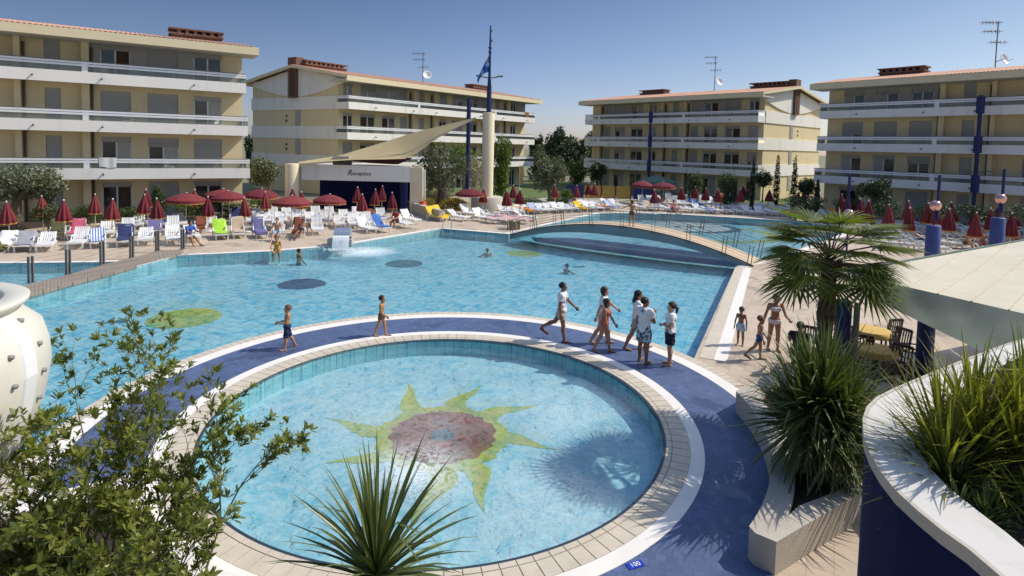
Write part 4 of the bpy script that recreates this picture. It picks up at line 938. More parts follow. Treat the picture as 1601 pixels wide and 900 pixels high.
tree('leafy_tree', 'bright green tree behind the blue lamp post and olive', (690, 215, 768, 285), 60, 'green', 2600, 0.26)
tree('olive_tree', 'grey green olive tree on the lawn in the centre', (832, 235, 892, 302), 57, 'olive', 3400, 0.24, nb=11)
tree('distant_tree', 'dark tree touching the right end of the block behind the reception', (826, 202, 856, 268), 96, 'dark', 1500, 0.55)
tree('distant_tree', 'tallest dark green tree in the gap between the two blocks', (846, 194, 890, 262), 104, 'dark', 2000, 0.55)
tree('distant_tree', 'dark rounded tree left of the centre right block', (880, 203, 926, 262), 112, 'dark', 1800, 0.6)
tree('distant_tree', 'low dark tree behind the left end of the centre right block', (908, 200, 946, 262), 122, 'hedge', 1500, 0.6)
tree('distant_tree', 'dark tree filling the gap behind the lawn olive', (858, 215, 906, 275), 92, 'dark', 2000, 0.5)
tree('distant_tree', 'dark low tree at the foot of the right end of the block behind the reception', (818, 225, 862, 285), 90, 'hedge', 1800, 0.45)
tree('distant_tree', 'pale green bush in front of the distant dark trees', (872, 246, 930, 290), 84, 'green', 1500, 0.4)
tree('distant_tree', 'dark tree low between the left block and the gable behind', (380, 205, 402, 275), 80, 'dark', 1200, 0.4)
tree('leafy_tree', 'small dark tree in front of the left end of the centre right block', (917, 252, 952, 288), 70, 'dark', 1500, 0.3)
bt = [((1072, 266, 1100, 306), 57, 'leftmost round clipped tree in front of the centre right block'), ((1122, 267, 1152, 306), 55, 'round clipped tree left of the first cypress'), ((1180, 265, 1207, 294), 55, 'dense round clipped tree between two cypresses'), ((1248, 276, 1276, 308), 50, 'round clipped tree right of the third cypress')]
for b_, Y, l in bt: tree('topiary_tree', l, b_, Y, 'hedge' if b_[0] < 1160 else 'dark', 1500, 0.2, cat='clipped tree', group='round clipped trees', shape='ball', trunk_r=0.07)
cy = [((1171, 248, 1183, 322), 53, 'leftmost slim cypress in front of the sunlit gable'), ((1207, 247, 1222, 322), 55, 'middle slim cypress in front of the sunlit gable'), ((1234, 250, 1249, 326), 51, 'third slim cypress in front of the sunlit gable'), ((1272, 283, 1284, 326), 49, 'small dark cypress at the left end of the far right block')]
for b_, Y, l in cy: tree('cypress_tree', l, b_, Y, 'cyp', 1500, 0.16, cat='cypress', group='slim cypresses', shape='column', trunk_r=0.06)
tree('leafy_tree', 'dark leafy tree in front of the far right block', (1340, 270, 1395, 318), 42, 'dark', 2000, 0.2)
# shrubs and hedges
def shrub(box, Y, kind, n, leaf, label, name='shrub', group=None, cat='shrub'): return tree(name, label, box, Y, kind, n, leaf, trunk=None, nb=10, cat=cat, group=group, trunk_r=0.03)
for i, (b_, Y, k, l) in enumerate([
 ((-60, 318, 40, 362), 30, 'hedge', 'low green shrub under the olive tree at far left'), ((40, 315, 110, 352), 32, 'hedge', 'green shrub between the second and third closed parasols at left'), ((108, 318, 170, 350), 34, 'hedge', 'green shrub behind the fourth closed parasol at left'),
 ((168, 318, 238, 346), 35, 'hedge', 'low shrub in front of the dark doorway of the left block'), ((236, 278, 262, 338), 36, 'hedge', 'tall thin climbing shrub against the left block'), ((255, 310, 330, 341), 38, 'green', 'green shrub behind the first open parasol'),
 ((325, 312, 400, 338), 40, 'hedge', 'green shrub behind the middle open parasols'), ((385, 300, 450, 336), 42, 'green', 'bright shrub left of the round reception column'), ((60, 268, 92, 330), 33, 'olive', 'upright grey shrub right of the olive tree'),
 ((640, 305, 690, 334), 45.5, 'gold', 'yellow flowering shrub at the foot of the reception olive'), ((684, 306, 742, 328), 46, 'gold', 'low yellow green planting left of the grey drum'), ((652, 290, 720, 322), 49, 'flower', 'pale pink flowering shrub behind the reception olive'), ((712, 240, 768, 310), 54, 'flower', 'pink flowering climber behind the blue lamp post'),
 ((788, 305, 850, 322), 54, 'hedge', 'low hedge along the lawn right of the drum'), ((848, 304, 912, 320), 56, 'hedge', 'low hedge under the lawn olive'), ((872, 292, 898, 316), 58, 'green', 'small bright bush right of the lawn olive'),
 ((1060, 300, 1110, 322), 57, 'dark', 'dark low hedge below the leftmost clipped tree'), ((1108, 302, 1170, 324), 55, 'dark', 'dark low hedge below the second clipped tree'), ((1225, 305, 1300, 334), 46, 'dark', 'dark hedge behind the blue shaded loungers'), ((1296, 310, 1350, 340), 43, 'dark', 'dark hedge left of the far right block'),
 ((1350, 312, 1420, 340), 40, 'dark', 'dark hedge in front of the far right block'), ((1418, 315, 1490, 342), 38, 'dark', 'dark hedge right of the first blue cylinder'), ((1488, 316, 1560, 346), 36, 'dark', 'dark hedge left of the second blue cylinder'), ((1556, 312, 1660, 350), 33, 'dark', 'dark hedge at the right edge below the balconies')]):
    shrub(b_, Y, k, 1500, 0.13 if Y < 42 else 0.17, l, group='shrubs and hedges round the pool')
# foreground shrubs: stems and leaf rosettes
def fg_shrub(label, base, h, spread, nstem, seed, kind='shrub', leaf=0.088, lean=(0, 0)):
    r_ = random.Random(seed); root = empty('leafy_shrub', tuple(base)); T(root, label, 'shrub', 'leafy shrubs in the foreground'); st = MB(); tips = []
    def grow(p, d, L, r, lev):
        q = p; dd = d.copy(); path = [p]; rs = [r]
        for k in range(4):
            dd = (dd+Vector((r_.gauss(0, .13), r_.gauss(0, .13), r_.gauss(0.05, .08)))).normalized(); q = q+dd*L/4; path.append(q); rs.append(r*(1-0.16*(k+1)))
            if lev >= 1 and r_.random() < 0.75: tips.append((q+Vector((r_.gauss(0, .05), r_.gauss(0, .05), 0.02)), dd))
        st.tube(path, rs, 5 if lev else 6, cap=False)
        if lev < 3:
            for k in range(r_.choice((2, 3, 3)) if lev < 2 else r_.choice((1, 2, 3))):
                a = r_.uniform(0, 2*pi); el = r_.uniform(0.35, 0.9); u = dd.cross(Vector((0.3, 0.2, 1))).normalized(); w_ = dd.cross(u)
                nd = (dd*cos(el)+(u*cos(a)+w_*sin(a))*sin(el)+Vector((0, 0, 0.22))).normalized()
                grow(path[r_.choice((2, 3, 4, 4))], nd, L*r_.uniform(0.55, 0.85), r*0.5, lev+1)
        else: tips.append((q, dd))
        if lev >= 2: tips.append((q, dd))
    for s in range(nstem):
        a = 2*pi*s/nstem+r_.uniform(-.4, .4); d = Vector((cos(a)*spread+lean[0], sin(a)*spread+lean[1], 1)).normalized()
        grow(Vector((cos(a)*0.12, sin(a)*0.12, -0.05)), d, h*r_.uniform(0.36, 0.50), 0.022, 0)
    vs = []
    for (p, d) in tips:
        nl = r_.randint(5, 9); lsc = r_.uniform(0.7, 1.25); u = d.cross(Vector((0.2, 0.4, 0.9))).normalized(); w_ = d.cross(u)
        for k in range(nl):
            a = 2.4*k+r_.uniform(-.3, .3); el = r_.uniform(0.5, 1.35); ld = (d*cos(el)+(u*cos(a)+w_*sin(a))*sin(el)).normalized(); ld = (ld+Vector((0, 0, 0.15))).normalized()
            sd_ = ld.cross(d+Vector((0.01, 0.02, 0.03))).normalized(); nn_ = sd_.cross(ld); L = leaf*lsc*r_.uniform(0.5, 1.2); wd = L*r_.uniform(0.13, 0.19)
            b0 = p-d*0.03*k/nl*2; dr = nn_*(-0.12*L)
            vs += [b0, b0+ld*L*0.30+sd_*wd, b0+ld*L*0.68+sd_*wd*0.95, b0+ld*L+dr*0.8, b0+ld*L*0.68-sd_*wd*0.95, b0+ld*L*0.30-sd_*wd]
    link('foliage', fast_mesh('foliage', np.array([tuple(v) for v in vs]), None, 6, LM[kind]), root)
    st.build('stem', M['bark'], root, True); return len(vs)//6
nl = 0
nl += fg_shrub('tall leafy shrub beside the white fibreglass bowl at left', (-5.2, 6.15, 0.16), 3.1, 0.32, 7, 11)
nl += fg_shrub('dense leafy shrub in front of the blue walkway, second from left', (-4.35, 6.1, 0.16), 2.3, 0.42, 7, 23)
nl += fg_shrub('leafy shrub reaching over the round pool left of the spiky plant', (-3.35, 5.9, 0.16), 2.1, 0.28, 6, 37, lean=(-0.05, 0))
nl += fg_shrub('low leafy shrub at the bottom left corner', (-4.7, 5.3, 0.16), 1.6, 0.5, 7, 51)
nl += fg_shrub('leafy shrub low at the bottom between the tall shrub and the spiky plant', (-3.75, 5.55, 0.16), 1.75, 0.42, 6, 63)
print('shrub leaves', nl)
# sword-leaved rosettes
def sword_plant(name, label, base, trunk_h, n, Lr, wr, kind, seed, el_rng=(-0.5, 1.45), droop=0.35, heads=((0, 0, 0),), cat='yucca', skirt=True):
    r_ = random.Random(seed); root = empty(name, tuple(base)); T(root, label, cat); V = []; Fc = []
    for hx, hy, hz in heads:
        for k in range(n):
            a = k*2.39996+r_.uniform(-.25, .25); f = (k+0.5)/n; el = el_rng[0]+(el_rng[1]-el_rng[0])*f**0.85+r_.uniform(-.1, .1); L = Lr*r_.uniform(0.72, 1.08)*(0.8+0.2*f); wd = wr*r_.uniform(0.8, 1.2)
            curl = r_.gauss(0, 0.13); kink = r_.uniform(0.5, 1.4) if r_.random() < 0.10 else 0.0; h = Vector((cos(a), sin(a), 0)); side = Vector((-sin(a), cos(a), 0)); p = Vector((hx, hy, hz+trunk_h+0.22*(f-0.5))); e = el; i0 = len(V); ns = 6
            for j in range(ns+1):
                s = j/ns; ww = wd*(0.55+0.9*s if s < 0.4 else 0.91*(1-((s-0.4)/0.6)**1.6)); ww = max(ww, 0.0015)
                nn = (Vector((0, 0, 1))*cos(e)-h*sin(e)); V.append(tuple(p-side*ww+nn*ww*0.35)); V.append(tuple(p)); V.append(tuple(p+side*ww+nn*ww*0.35))
                p = p+(h*cos(e)+Vector((0, 0, 1))*sin(e)+side*curl)*L/ns; e -= (kink if j == 3 else 0)+droop*(0.5+s)*r_.uniform(0.5, 1.3)*(cos(el) if el > 0 else 0.4)/ns*2.2
            for j in range(ns):
                q = i0+3*j; Fc += [(q, q+1, q+4, q+3), (q+1, q+2, q+5, q+4)]
    me = bpy.data.meshes.new('leaves'); me.from_pydata(V, [], Fc); me.materials.append(LM[kind]); me.update(); link('leaves', me, root)
    mb = MB()
    for hx, hy, hz in heads: mb.tube([(hx*0.2, hy*0.2, -0.15), (hx*0.6, hy*0.6, (hz+trunk_h)*0.5), (hx, hy, hz+trunk_h)], [0.11*min(1, Lr), 0.09*min(1, Lr), 0.08*min(1, Lr)], 9)
    mb.build('trunk', M['palmbark'], root)
    return root
g = D(588, 892, 5.6)
sword_plant('spiky_yucca', 'spiky sword leaved plant at bottom centre in front of the round pool', (g.x, g.y, 0.16), g.z-0.16-0.1, 180, 1.30, 0.026, 'yucca', 5, (-0.75, 1.5), 0.42)
g = D(1286, 640, 8.7)
sword_plant('spiky_yucca', 'large dense yucca growing in the concrete planter below the palm', (g.x, g.y, 0.36), g.z-0.36+0.05, 320, 1.33, 0.027, 'yucca', 9, (-1.2, 1.5), 0.24, ((0, 0, 0), (0.28, -0.1, -0.35), (-0.22, 0.12, -0.28)))
def fan_palm(name, label, base, trunk_h, nf, pet, fanr, nseg, kind, seed, el_rng=(-0.6, 1.35), droop=0.4, tr=0.14, spread=2.1, cat='palm'):
    r_ = random.Random(seed); root = empty(name, tuple(base)); T(root, label, cat); V = []; Fc = []; pm_ = MB()
    for k in range(nf):
        a = k*2.39996+r_.uniform(-.3, .3); f = (k+0.5)/nf; el = el_rng[0]+(el_rng[1]-el_rng[0])*f+r_.uniform(-.12, .12); h = Vector((cos(a), sin(a), 0)); sd_ = Vector((-sin(a), cos(a), 0)); up_ = Vector((0, 0, 1))
        p0 = Vector((0, 0, trunk_h-0.18+0.3*f)); L = pet*r_.uniform(0.8, 1.15); d0 = h*cos(el)+up_*sin(el); el2 = el-droop*0.5; d1 = h*cos(el2)+up_*sin(el2)
        p1 = p0+d0*L*0.5; p2 = p1+d1*L*0.5; pm_.tube([p0, p1, p2], [0.016, 0.012, 0.009], 5, cap=False); el3 = el2-droop*0.6; d2 = h*cos(el3)+up_*sin(el3); nn = up_*cos(el3)-h*sin(el3)
        R = fanr*r_.uniform(0.82, 1.1)
        for j in range(nseg):
            t = -spread+2*spread*(j+0.5)/nseg; dd = (d2*cos(t)+sd_*sin(t)); sl = R*(0.72+0.28*cos(t*0.6))*r_.uniform(0.9, 1.06); ww = R*spread/nseg*0.36; pr = (nn.cross(dd)).normalized(); i0 = len(V); p = p2.copy(); dr = r_.uniform(0.2, 1.1)*droop
            for q in range(5):
                s = q/4; wq = ww*(0.35+1.3*s if s < 0.5 else 1.0*(1-((s-0.5)/0.5)**1.3)); wq = max(wq, 0.001); lift = nn*(wq*0.5 if q not in (0, 4) else 0)
                V.append(tuple(p-pr*wq+lift)); V.append(tuple(p+pr*wq+lift)); V.append(tuple(p)); p = p+dd*sl/4; dd = (dd-up_*dr*s*0.55).normalized()
            for q in range(4): b = i0+3*q; Fc += [(b, b+2, b+5, b+3), (b+2, b+1, b+4, b+5)]
    me = bpy.data.meshes.new('fronds'); me.from_pydata(V, [], Fc); me.materials.append(LM[kind]); me.update(); link('fronds', me, root); pm_.build('leaf_stalks', M['palmbark'] if kind == 'palm' else LM[kind], root)
    mb = MB(); zz = np.linspace(-0.1, trunk_h, 14); mb.tube([(0.03*sin(z*2), 0, z) for z in zz], [tr*(1+0.10*((i % 2)*2-1))*(0.9+0.35*i/13) for i in range(14)], 14)
    hz = mb
    for k in range(420):
        z = r_.uniform(0.1, trunk_h); a = r_.uniform(0, 2*pi); rr = tr*(0.95+0.3*z/trunk_h); hz.bar((rr*cos(a), rr*sin(a), z), ((rr+0.05)*cos(a+0.1), (rr+0.05)*sin(a+0.1), z+0.10), 0.008)
    mb.build('trunk', M['palmbark'], root)
    return root
g = D(1298, 408, 11.0)
fan_palm('fan_palm', 'fan palm with a shaggy trunk standing right of the main pool', (g.x, g.y, 0.0), g.z, 52, 0.78, 0.80, 17, 'palm', 4, (-0.22, 1.1), 0.60, 0.13, 1.6)
g = D(1590, 715, 3.85)
sword_plant('fine_leaved_palm', 'yellow green palm clump with fine leaves in the navy planter', (g.x, g.y, 3.10), g.z-3.10, 130, 0.74, 0.0125, 'fanpalm', 14, (-0.35, 1.45), 0.34, ((0, 0, 0), (-0.22, 0.06, -0.08), (0.2, 0.16, 0.03), (-0.08, 0.3, -0.03), (0.22, -0.2, -0.06), (-0.38, 0.18, -0.15), (0.46, 0.06, 0.0), (-0.5, -0.02, -0.2), (0.6, -0.25, 0.15), (0.75, 0.2, 0.2)), cat='palm')
g = D(1500, 745, 3.7)
sword_plant('spiky_yucca', 'small dark spiky plant in the soil of the navy planter', (g.x, g.y, 3.10), 0.08, 80, 0.28, 0.008, 'hedge', 31, (-0.2, 1.3), 0.4)
for (x, y, Y, l) in ((1470, 700, 3.95, 'small green weed in the navy planter near its rounded end'), (1540, 790, 3.4, 'small green weed in the navy planter near the front cap')):
    g = D(x, y, Y); sword_plant('small_shrub', l, (g.x, g.y, 3.10), 0.03, 70, 0.20, 0.009, 'hedge', int(x), (0.0, 1.4), 0.5, ((0, 0, 0), (0.12, 0.06, 0), (-0.1, 0.07, 0)), cat='small plant')
# ---------------------------------------------------------------- white fibreglass bowl at left
Yb = 5.5; pB, pR, pT = D(75, 600, Yb), D(45, 483, Yb), D(0, 745, Yb); cb = (pB.x-1.195, Yb); zR, zB, zT = pR.z, pB.z, pT.z; rR = pR.x-cb[0]; rT = pT.x-cb[0]; cb = (cb[0]-0.29, Yb); rT += 0.16; zT -= 0.10
root = empty('fibreglass_bowl', (cb[0], cb[1], 0)); T(root, 'big white bulbous fibreglass bowl with grey pegs cut by the left edge', 'water feature')
def sm(a, b, t): return a+(b-a)*t
prof = [(0.55, 0.0), (0.45, zT*0.4), (0.45, zT*0.7), (rT*0.72, zT*0.88), (rT, zT), (sm(rT, 1.195, .45), sm(zT, zB, .30)), (sm(rT, 1.195, .80), sm(zT, zB, .62)), (1.17, sm(zT, zB, .84)), (1.195, zB), (1.18, sm(zB, zR, .28)), (1.125, sm(zB, zR, .56)), (rR-0.03, zR-0.20), (rR-0.085, zR-0.13)]
MB().lathe(prof, n=120).build('body', M['fibre'], root, True)
MB().lathe([(rR-0.085, zR-0.13), (rR-0.06, zR-0.09), (rR-0.01, zR-0.06), (rR, zR-0.015), (rR-0.025, zR), (rR-0.20, zR), (rR-0.23, zR-0.02), (rR-0.24, zR-0.1)], n=72).build('rim', M['fibre'], root, True)
MB().lathe([(rR-0.24, zR-0.1), (rR-0.22, zR-0.3), (rR-0.25, zR-0.5), (0.6, zR-0.7), (0.0, zR-0.75)], n=48).build('lining', M['fibrein'], root, True)
def bowl_r(z):
    for (r0, z0), (r1, z1) in zip(prof, prof[1:]):
        if z0 <= z <= z1: return r0+(r1-r0)*(z-z0)/(z1-z0)
    return 1.0
for a0 in (0.14, -0.85, -1.9, 1.6, 2.7):
    mb = MB()
    zs = np.linspace(zT-0.2, zR-0.14, 26)
    for z0, z1 in zip(zs, zs[1:]):
        def q(z, a, e): r = bowl_r(z)+e*0.45; return (r*cos(a), r*sin(a), z)
        w0 = 0.085
        mb.quad(q(z0, a0-w0, .0), q(z0, a0-w0*.8, .035), q(z1, a0-w0*.8, .035), q(z1, a0-w0, .0)); mb.quad(q(z0, a0-w0*.8, .035), q(z0, a0+w0*.8, .035), q(z1, a0+w0*.8, .035), q(z1, a0-w0*.8, .035)); mb.quad(q(z0, a0+w0*.8, .035), q(z0, a0+w0, .0), q(z1, a0+w0, .0), q(z1, a0+w0*.8, .035))
    mb.build('rib', M['frame'], root, True)
for a0 in (-0.04, 0.31, -0.5, -1.2):
    for z in [sm(zT, zR, f) for f in (.88, .74, .58, .42, .27)]:
        r = bowl_r(z); mb = MB(); n_ = Vector((cos(a0), sin(a0), 0)); p = Vector((r*cos(a0), r*sin(a0), z))
        mb.tube([p-n_*0.02, p+n_*0.03], 0.024, 10); mb.build('peg', M['peg'], root, True)

# ---------------------------------------------------------------- canopy over the bar tables
root = empty('bar_canopy', (7.0, 12.0, 0)); T(root, 'large cream fabric canopy with shade-toned green grey near side over the wooden tables at right', 'canopy'); inv = Matrix.Translation(-root.location)
Ar, Ae, Af = D(1338, 430, 12.5), D(1348, 459, 12.0), D(1334, 424, 13.0); Br, Be, Bf = D(1720, 517, 8.4), D(1690, 624, 7.2), D(1800, 341, 19)
def surf(name, a, b, c, d, mat, sag, nu=24, nv=12, rip=0.0):
    mb = MB()
    for i in range(nu+1):
        for j in range(nv+1):
            s, t = i/nu, j/nv; p = (a.lerp(b, s)).lerp(c.lerp(d, s), t); p.z -= sag*sin(pi*t)*sin(pi*min(1, s*1.0)); p.z += rip*sin(26*s+3*t)*sin(pi*t); mb.v.append(tuple(p))
    for i in range(nu):
        for j in range(nv): q = i*(nv+1)+j; mb.f.append((q, q+1, q+nv+2, q+nv+1)); mb.m.append(0)
    o = mb.build(name, mat, root, True); o.matrix_parent_inverse = inv; return o
surf('top_cloth', Ar, Br, Af, Bf, M['canopy'], 0.06)
surf('side_cloth', Ae, Be, Ar, Br, M['canopyshade'], 0.05, 60, 8, 0.012)
mb = MB()
for i in range(20):
    p0, p1 = Af.lerp(Bf, i/20), Af.lerp(Bf, (i+1)/20); u = Vector((0, 0, 0.03)); mb.quad(p0-Vector((0, 0, 0.22)), p1-Vector((0, 0, 0.22)), p1+u, p0+u)
    q = Vector((0.02, 0.16, -0.02)); mb.quad(p0+u, p1+u, p1+u+q, p0+u+q)
o = mb.build('hem', M['canopyedge'], root); o.matrix_parent_inverse = inv
for k in range(1, 7):
    s_ = k/7; a_, b_ = Ar.lerp(Br, s_), Af.lerp(Bf, s_); mb = MB(); pts = []
    for i in range(13):
        t_ = i/12; p_ = a_.lerp(b_, t_); p_.z += 0.008-0.06*sin(pi*t_)*sin(pi*s_); pts.append(p_)
    mb.tube(pts, 0.012, 4); o = mb.build('seam', M['seam'], root); o.matrix_parent_inverse = inv
for x, Y, r, mt, nm in ((1318, 12.3, 0.16, 'bluepaint', 'column'), (1339, 12.1, 0.06, 'darksteel', 'pole'), (1449, 12.6, 0.17, 'bluepaint', 'column')):
    p = D(x, 500, Y); o = MB().tube([(p.x, p.y, 0), (p.x, p.y, 2.25)], r, 14).build(nm, M[mt], root, True); o.matrix_parent_inverse = inv
def chair_proto(label):
    root = empty('wooden_chair', (0, 0, 0)); T(root, label, 'chair', 'dark wooden chairs under the canopy')
    mb = MB()
    for i in range(6): mb.box((-0.19+0.076*i, 0, 0.44), (0.06, 0.44, 0.02))
    mb.box((0, 0.2, 0.42), (0.44, 0.03, 0.05)).box((0, -0.2, 0.42), (0.44, 0.03, 0.05)); mb.build('seat', M['wood'], root)
    mb = MB(); mb.bar((-0.2, -0.21, 0.44), (-0.2, -0.30, 0.95), 0.04).bar((0.2, -0.21, 0.44), (0.2, -0.30, 0.95), 0.04)
    mb.bar((-0.2, -0.30, 0.93), (0.2, -0.30, 0.93), 0.03, 0.07).bar((-0.2, -0.22, 0.56), (0.2, -0.22, 0.56), 0.03, 0.04)
    for i in range(5): mb.bar((-0.13+0.065*i, -0.225, 0.56), (-0.13+0.065*i, -0.295, 0.92), 0.03, 0.012)
    mb.build('backrest', M['wood'], root)
    for sx in (-0.2, 0.2):
        for sy in (-0.2, 0.2): MB().bar((sx, sy, 0), (sx, sy, 0.43), 0.04).build('leg', M['wood'], root)
    for sx in (-0.23, 0.23): MB().bar((sx, -0.24, 0.64), (sx, 0.2, 0.64), 0.045, 0.025).bar((sx, 0.19, 0.43), (sx, 0.19, 0.64), 0.035).build('armrest', M['wood'], root)
    return root
def cloth_table(p, label, rz):
    root = empty('round_table', (p.x, p.y, 0), rz); T(root, label, 'table', 'tables under the canopy')
    MB().lathe([(0.0, 0.72), (0.45, 0.72), (0.45, 0.745), (0.0, 0.745)], n=24).build('tabletop', M['wood'], root); MB().tube([(0, 0, 0), (0, 0, 0.72)], 0.05, 8).box((0, 0, 0.02), (0.6, 0.08, 0.04)).box((0, 0, 0.02), (0.08, 0.6, 0.04)).build('pedestal', M['wood'], root)
    mb = MB(); k = 48; prof_ = [(0.02, 0.752), (0.40, 0.752), (0.455, 0.748), (0.47, 0.68), (0.48, 0.60)]
    mb.lathe(prof_, n=k, fold=lambda a, n, z: 1+(0.05*sin(a*2*pi/n*4) if z < 0.7 else 0)); o = mb.build('tablecloth', M['yellowcloth'], None, True, (p.x, p.y, 0)); T(o, 'yellow cloth over the '+label, 'tablecloth', 'yellow tablecloths')
tb = [(D(1364, 490, 15.2), 'farther round table beside the blue column'), (D(1372, 517, 13.7), 'nearer round table beside the grey pole')]
for p, l in tb: cloth_table(p, l, 0.4)
ch0 = chair_proto('dark wooden chair left of the farther yellow table'); chairs = [((1338, 500), 15.0, -1.2, 'dark wooden chair left of the farther yellow table'), ((1402, 500), 14.6, 1.9, 'dark wooden chair right of the farther yellow table'), ((1432, 505), 14.2, 1.3, 'dark wooden chair standing alone farthest right behind the tables'), ((1345, 530), 13.4, -1.5, 'dark wooden chair left of the nearer yellow table'), ((1405, 530), 13.2, 2.2, 'dark wooden chair right of the nearer yellow table'), ((1375, 545), 12.6, 0.3, 'dark wooden chair in front of the nearer yellow table'), ((1490, 540), 11.6, 1.7, 'dark wooden chair right of the navy column'), ((1268, 505), 14.4, 2.4, 'dark wooden chair left of the palm trunk'), ((1420, 520), 13.6, -2.6, 'dark wooden chair turned away behind the nearer yellow table'), ((1388, 488), 15.8, 0.2, 'dark wooden chair farthest back behind the tables'), ((1352, 512), 14.3, -0.6, 'dark wooden chair between the two yellow tables'), ((1515, 548), 11.2, 0.6, 'dark wooden chair nearest the navy planter cap')]
for i, (q, Y, rz, l) in enumerate(chairs):
    p = D(q[0], q[1], Y)
    if i == 0: ch0.location = (p.x, p.y, 0); ch0.rotation_euler = (0, 0, rz)
    else: copytree(ch0, (p.x, p.y, 0), rz, l)
g = G(1410, 560, 0.5); o = MB().box((0, 0, 0.25), (1.5, 0.75, 0.5)).box((0, 0, 0.52), (1.6, 0.85, 0.04)).build('low_counter', [M['render_w']], None, False, (g.x, g.y, 0), -0.5); T(o, 'low pale grey counter slab between the yucca and the navy column', 'counter')

# ---------------------------------------------------------------- blue cylinders with poles and copper glass balls
def bollard(x, ytop, Y, label, wpx):
    a = D(x, ytop, Y); r = wpx/2*Y/905; root = empty('blue_cylinder', (a.x, a.y, 0)); T(root, label, 'cylinder lamp', 'blue cylinders with globe poles')
    MB().lathe([(r, 0), (r, a.z), (r*0.9, a.z+0.03), (0, a.z+0.035)], n=28).build('drum', pm('blue_cylinder_paint', (0.05, 0.075, 0.22), 0.6, 0.1, 2), root, True)
    MB().tube([(0, 0, a.z), (0, 0, a.z+1.0)], 0.035, 8).tube([(0.12, 0, a.z+0.3), (0.12, 0, a.z+2.35)], 0.065, 10).build('pole', M['bluepaint'], root)
    MB().ball((-0.05, -0.1, a.z+0.95), 0.24, 20).build('globe', M['ballglass'], root, True)
bollard(1460, 353, 26.5, 'blue cylinder with copper globe nearer the palm', 20)
bollard(1561, 341, 27.5, 'blue cylinder with copper globe farther right by the canopy edge', 19)
a = D(1327, 334, 31); root = empty('globe_lamp', (a.x, a.y, 0)); T(root, 'copper globe on a thin pole behind the palm crown', 'globe lamp'); MB().tube([(0, 0, 0), (0, 0, a.z)], 0.05, 8).build('pole', M['bluepaint'], root); MB().ball((0, 0, a.z), 0.25, 20).build('globe', M['ballglass'], root, True)

# ---------------------------------------------------------------- waterfall spout, ladders, pots
g = G(536, 384); root = empty('waterfall_spout', (g.x, g.y, 0), 0.15); root.scale = (0.82, 0.9, 0.82); T(root, 'curved stainless steel waterfall spout pouring into the main pool', 'waterfall')
MB().box((-0.2, 0.35, 0.2), (1.5, 0.9, 0.42)).build('plinth', M['concrete'], root)
mb = MB(); pth = [(0.55, 0.42), (0.45, 0.9), (0.25, 1.12), (0.0, 1.18), (-0.25, 1.10), (-0.42, 0.92), (-0.50, 0.72)]
for (y0, z0), (y1, z1) in zip(pth, pth[1:]): mb.quad((-0.5, y0, z0), (0.5, y0, z0), (0.5, y1, z1), (-0.5, y1, z1)); mb.quad((-0.5, y0, z0-0.05), (-0.5, y1, z1-0.05), (0.5, y1, z1-0.05), (0.5, y0, z0-0.05))
for sx in (-0.5, 0.5): mb.poly([(sx, y, z) for y, z in pth]+[(sx, 0.5, 0.42)])
mb.build('hood', M['steel'], root)
def fallmat():
    m, t, _, _ = nt('falling_water'); v = pos(t, (14, 14, 1.6)); n = noise(t, v, 1.0, 4); a = t.nodes.new('ShaderNodeBsdfTransparent'); d = t.nodes.new('ShaderNodeBsdfDiffuse'); d.inputs[0].default_value = (0.85, 0.9, 0.92, 1)
    x = t.nodes.new('ShaderNodeMixShader'); o = t.nodes.new('ShaderNodeOutputMaterial'); t.links.new(ramp(t, n, [(0.35, (0.25,)*3), (0.65, (0.95,)*3)]), x.inputs[0]); t.links.new(a.outputs[0], x.inputs[1]); t.links.new(d.outputs[0], x.inputs[2]); t.links.new(x.outputs[0], o.inputs[0]); return m
M['fall'] = fallmat()
for k in range(3):
    mb = MB(); n = 10
    for i in range(n):
        s0, s1 = i/n, (i+1)/n; f = lambda s: (-0.50-0.45*s-0.08*k, 0.74-0.80*s*s)
        (y0, z0), (y1, z1) = f(s0), f(s1); mb.quad((-0.48, y0, z0), (0.48, y0, z0), (0.5, y1, z1), (-0.5, y1, z1))
    mb.build('water_sheet', M['fall'], root)
mb = MB()
for k in range(260):
    y = -0.95-abs(random.gauss(0, .3)); x = random.gauss(0.1, .55); mb.ball((x, y, -0.05+abs(random.gauss(0, .06))), random.uniform(0.015, 0.05), 5)
for k in range(120): mb.ball((random.uniform(.4, 1.0), random.uniform(-.8, .1), random.uniform(0, .9)), random.uniform(0.006, 0.014), 4)
o = mb.build('splash', M['fall'], root)
def ladder(x, y, rz, label):
    g = G(x, y); root = empty('pool_ladder', (g.x, g.y, 0), rz); T(root, label, 'ladder')
    for sx in (-0.27, 0.27):
        MB().tube([(sx, 0.45, 0.0), (sx, 0.42, 0.45), (sx, 0.3, 0.72), (sx, 0.1, 0.78), (sx, -0.10, 0.65), (sx, -0.16, 0.3), (sx, -0.16, -0.9)], 0.024, 8).build('handrail', M['steel'], root, True)
    for z in (-0.25, -0.5): MB().box((0, -0.16, z), (0.54, 0.09, 0.03)).build('tread', M['steel'], root)
ladder(699, 359, 0.1, 'chrome pool ladder at the far left corner of the main pool'); ladder(797, 363, -0.4, 'chrome pool ladder beside the left end of the footbridge')
g = G(803, 358); root = empty('wicker_basket', (g.x, g.y, 0)); T(root, 'square wicker basket at the left end of the footbridge', 'basket')
MB().prism([(-.42, -.35), (.42, -.35), (.42, .35), (-.42, .35)], 0, 0.55).build('basket', M['wicker'], root); MB().box((0, 0, 0.56), (0.9, 0.76, 0.05)).build('rim', M['wicker'], root)
g = D(661, 330, 44); root = empty('terracotta_jar', (g.x, g.y, 0)); T(root, 'orange terracotta jar at the corner of the reception planting', 'jar')
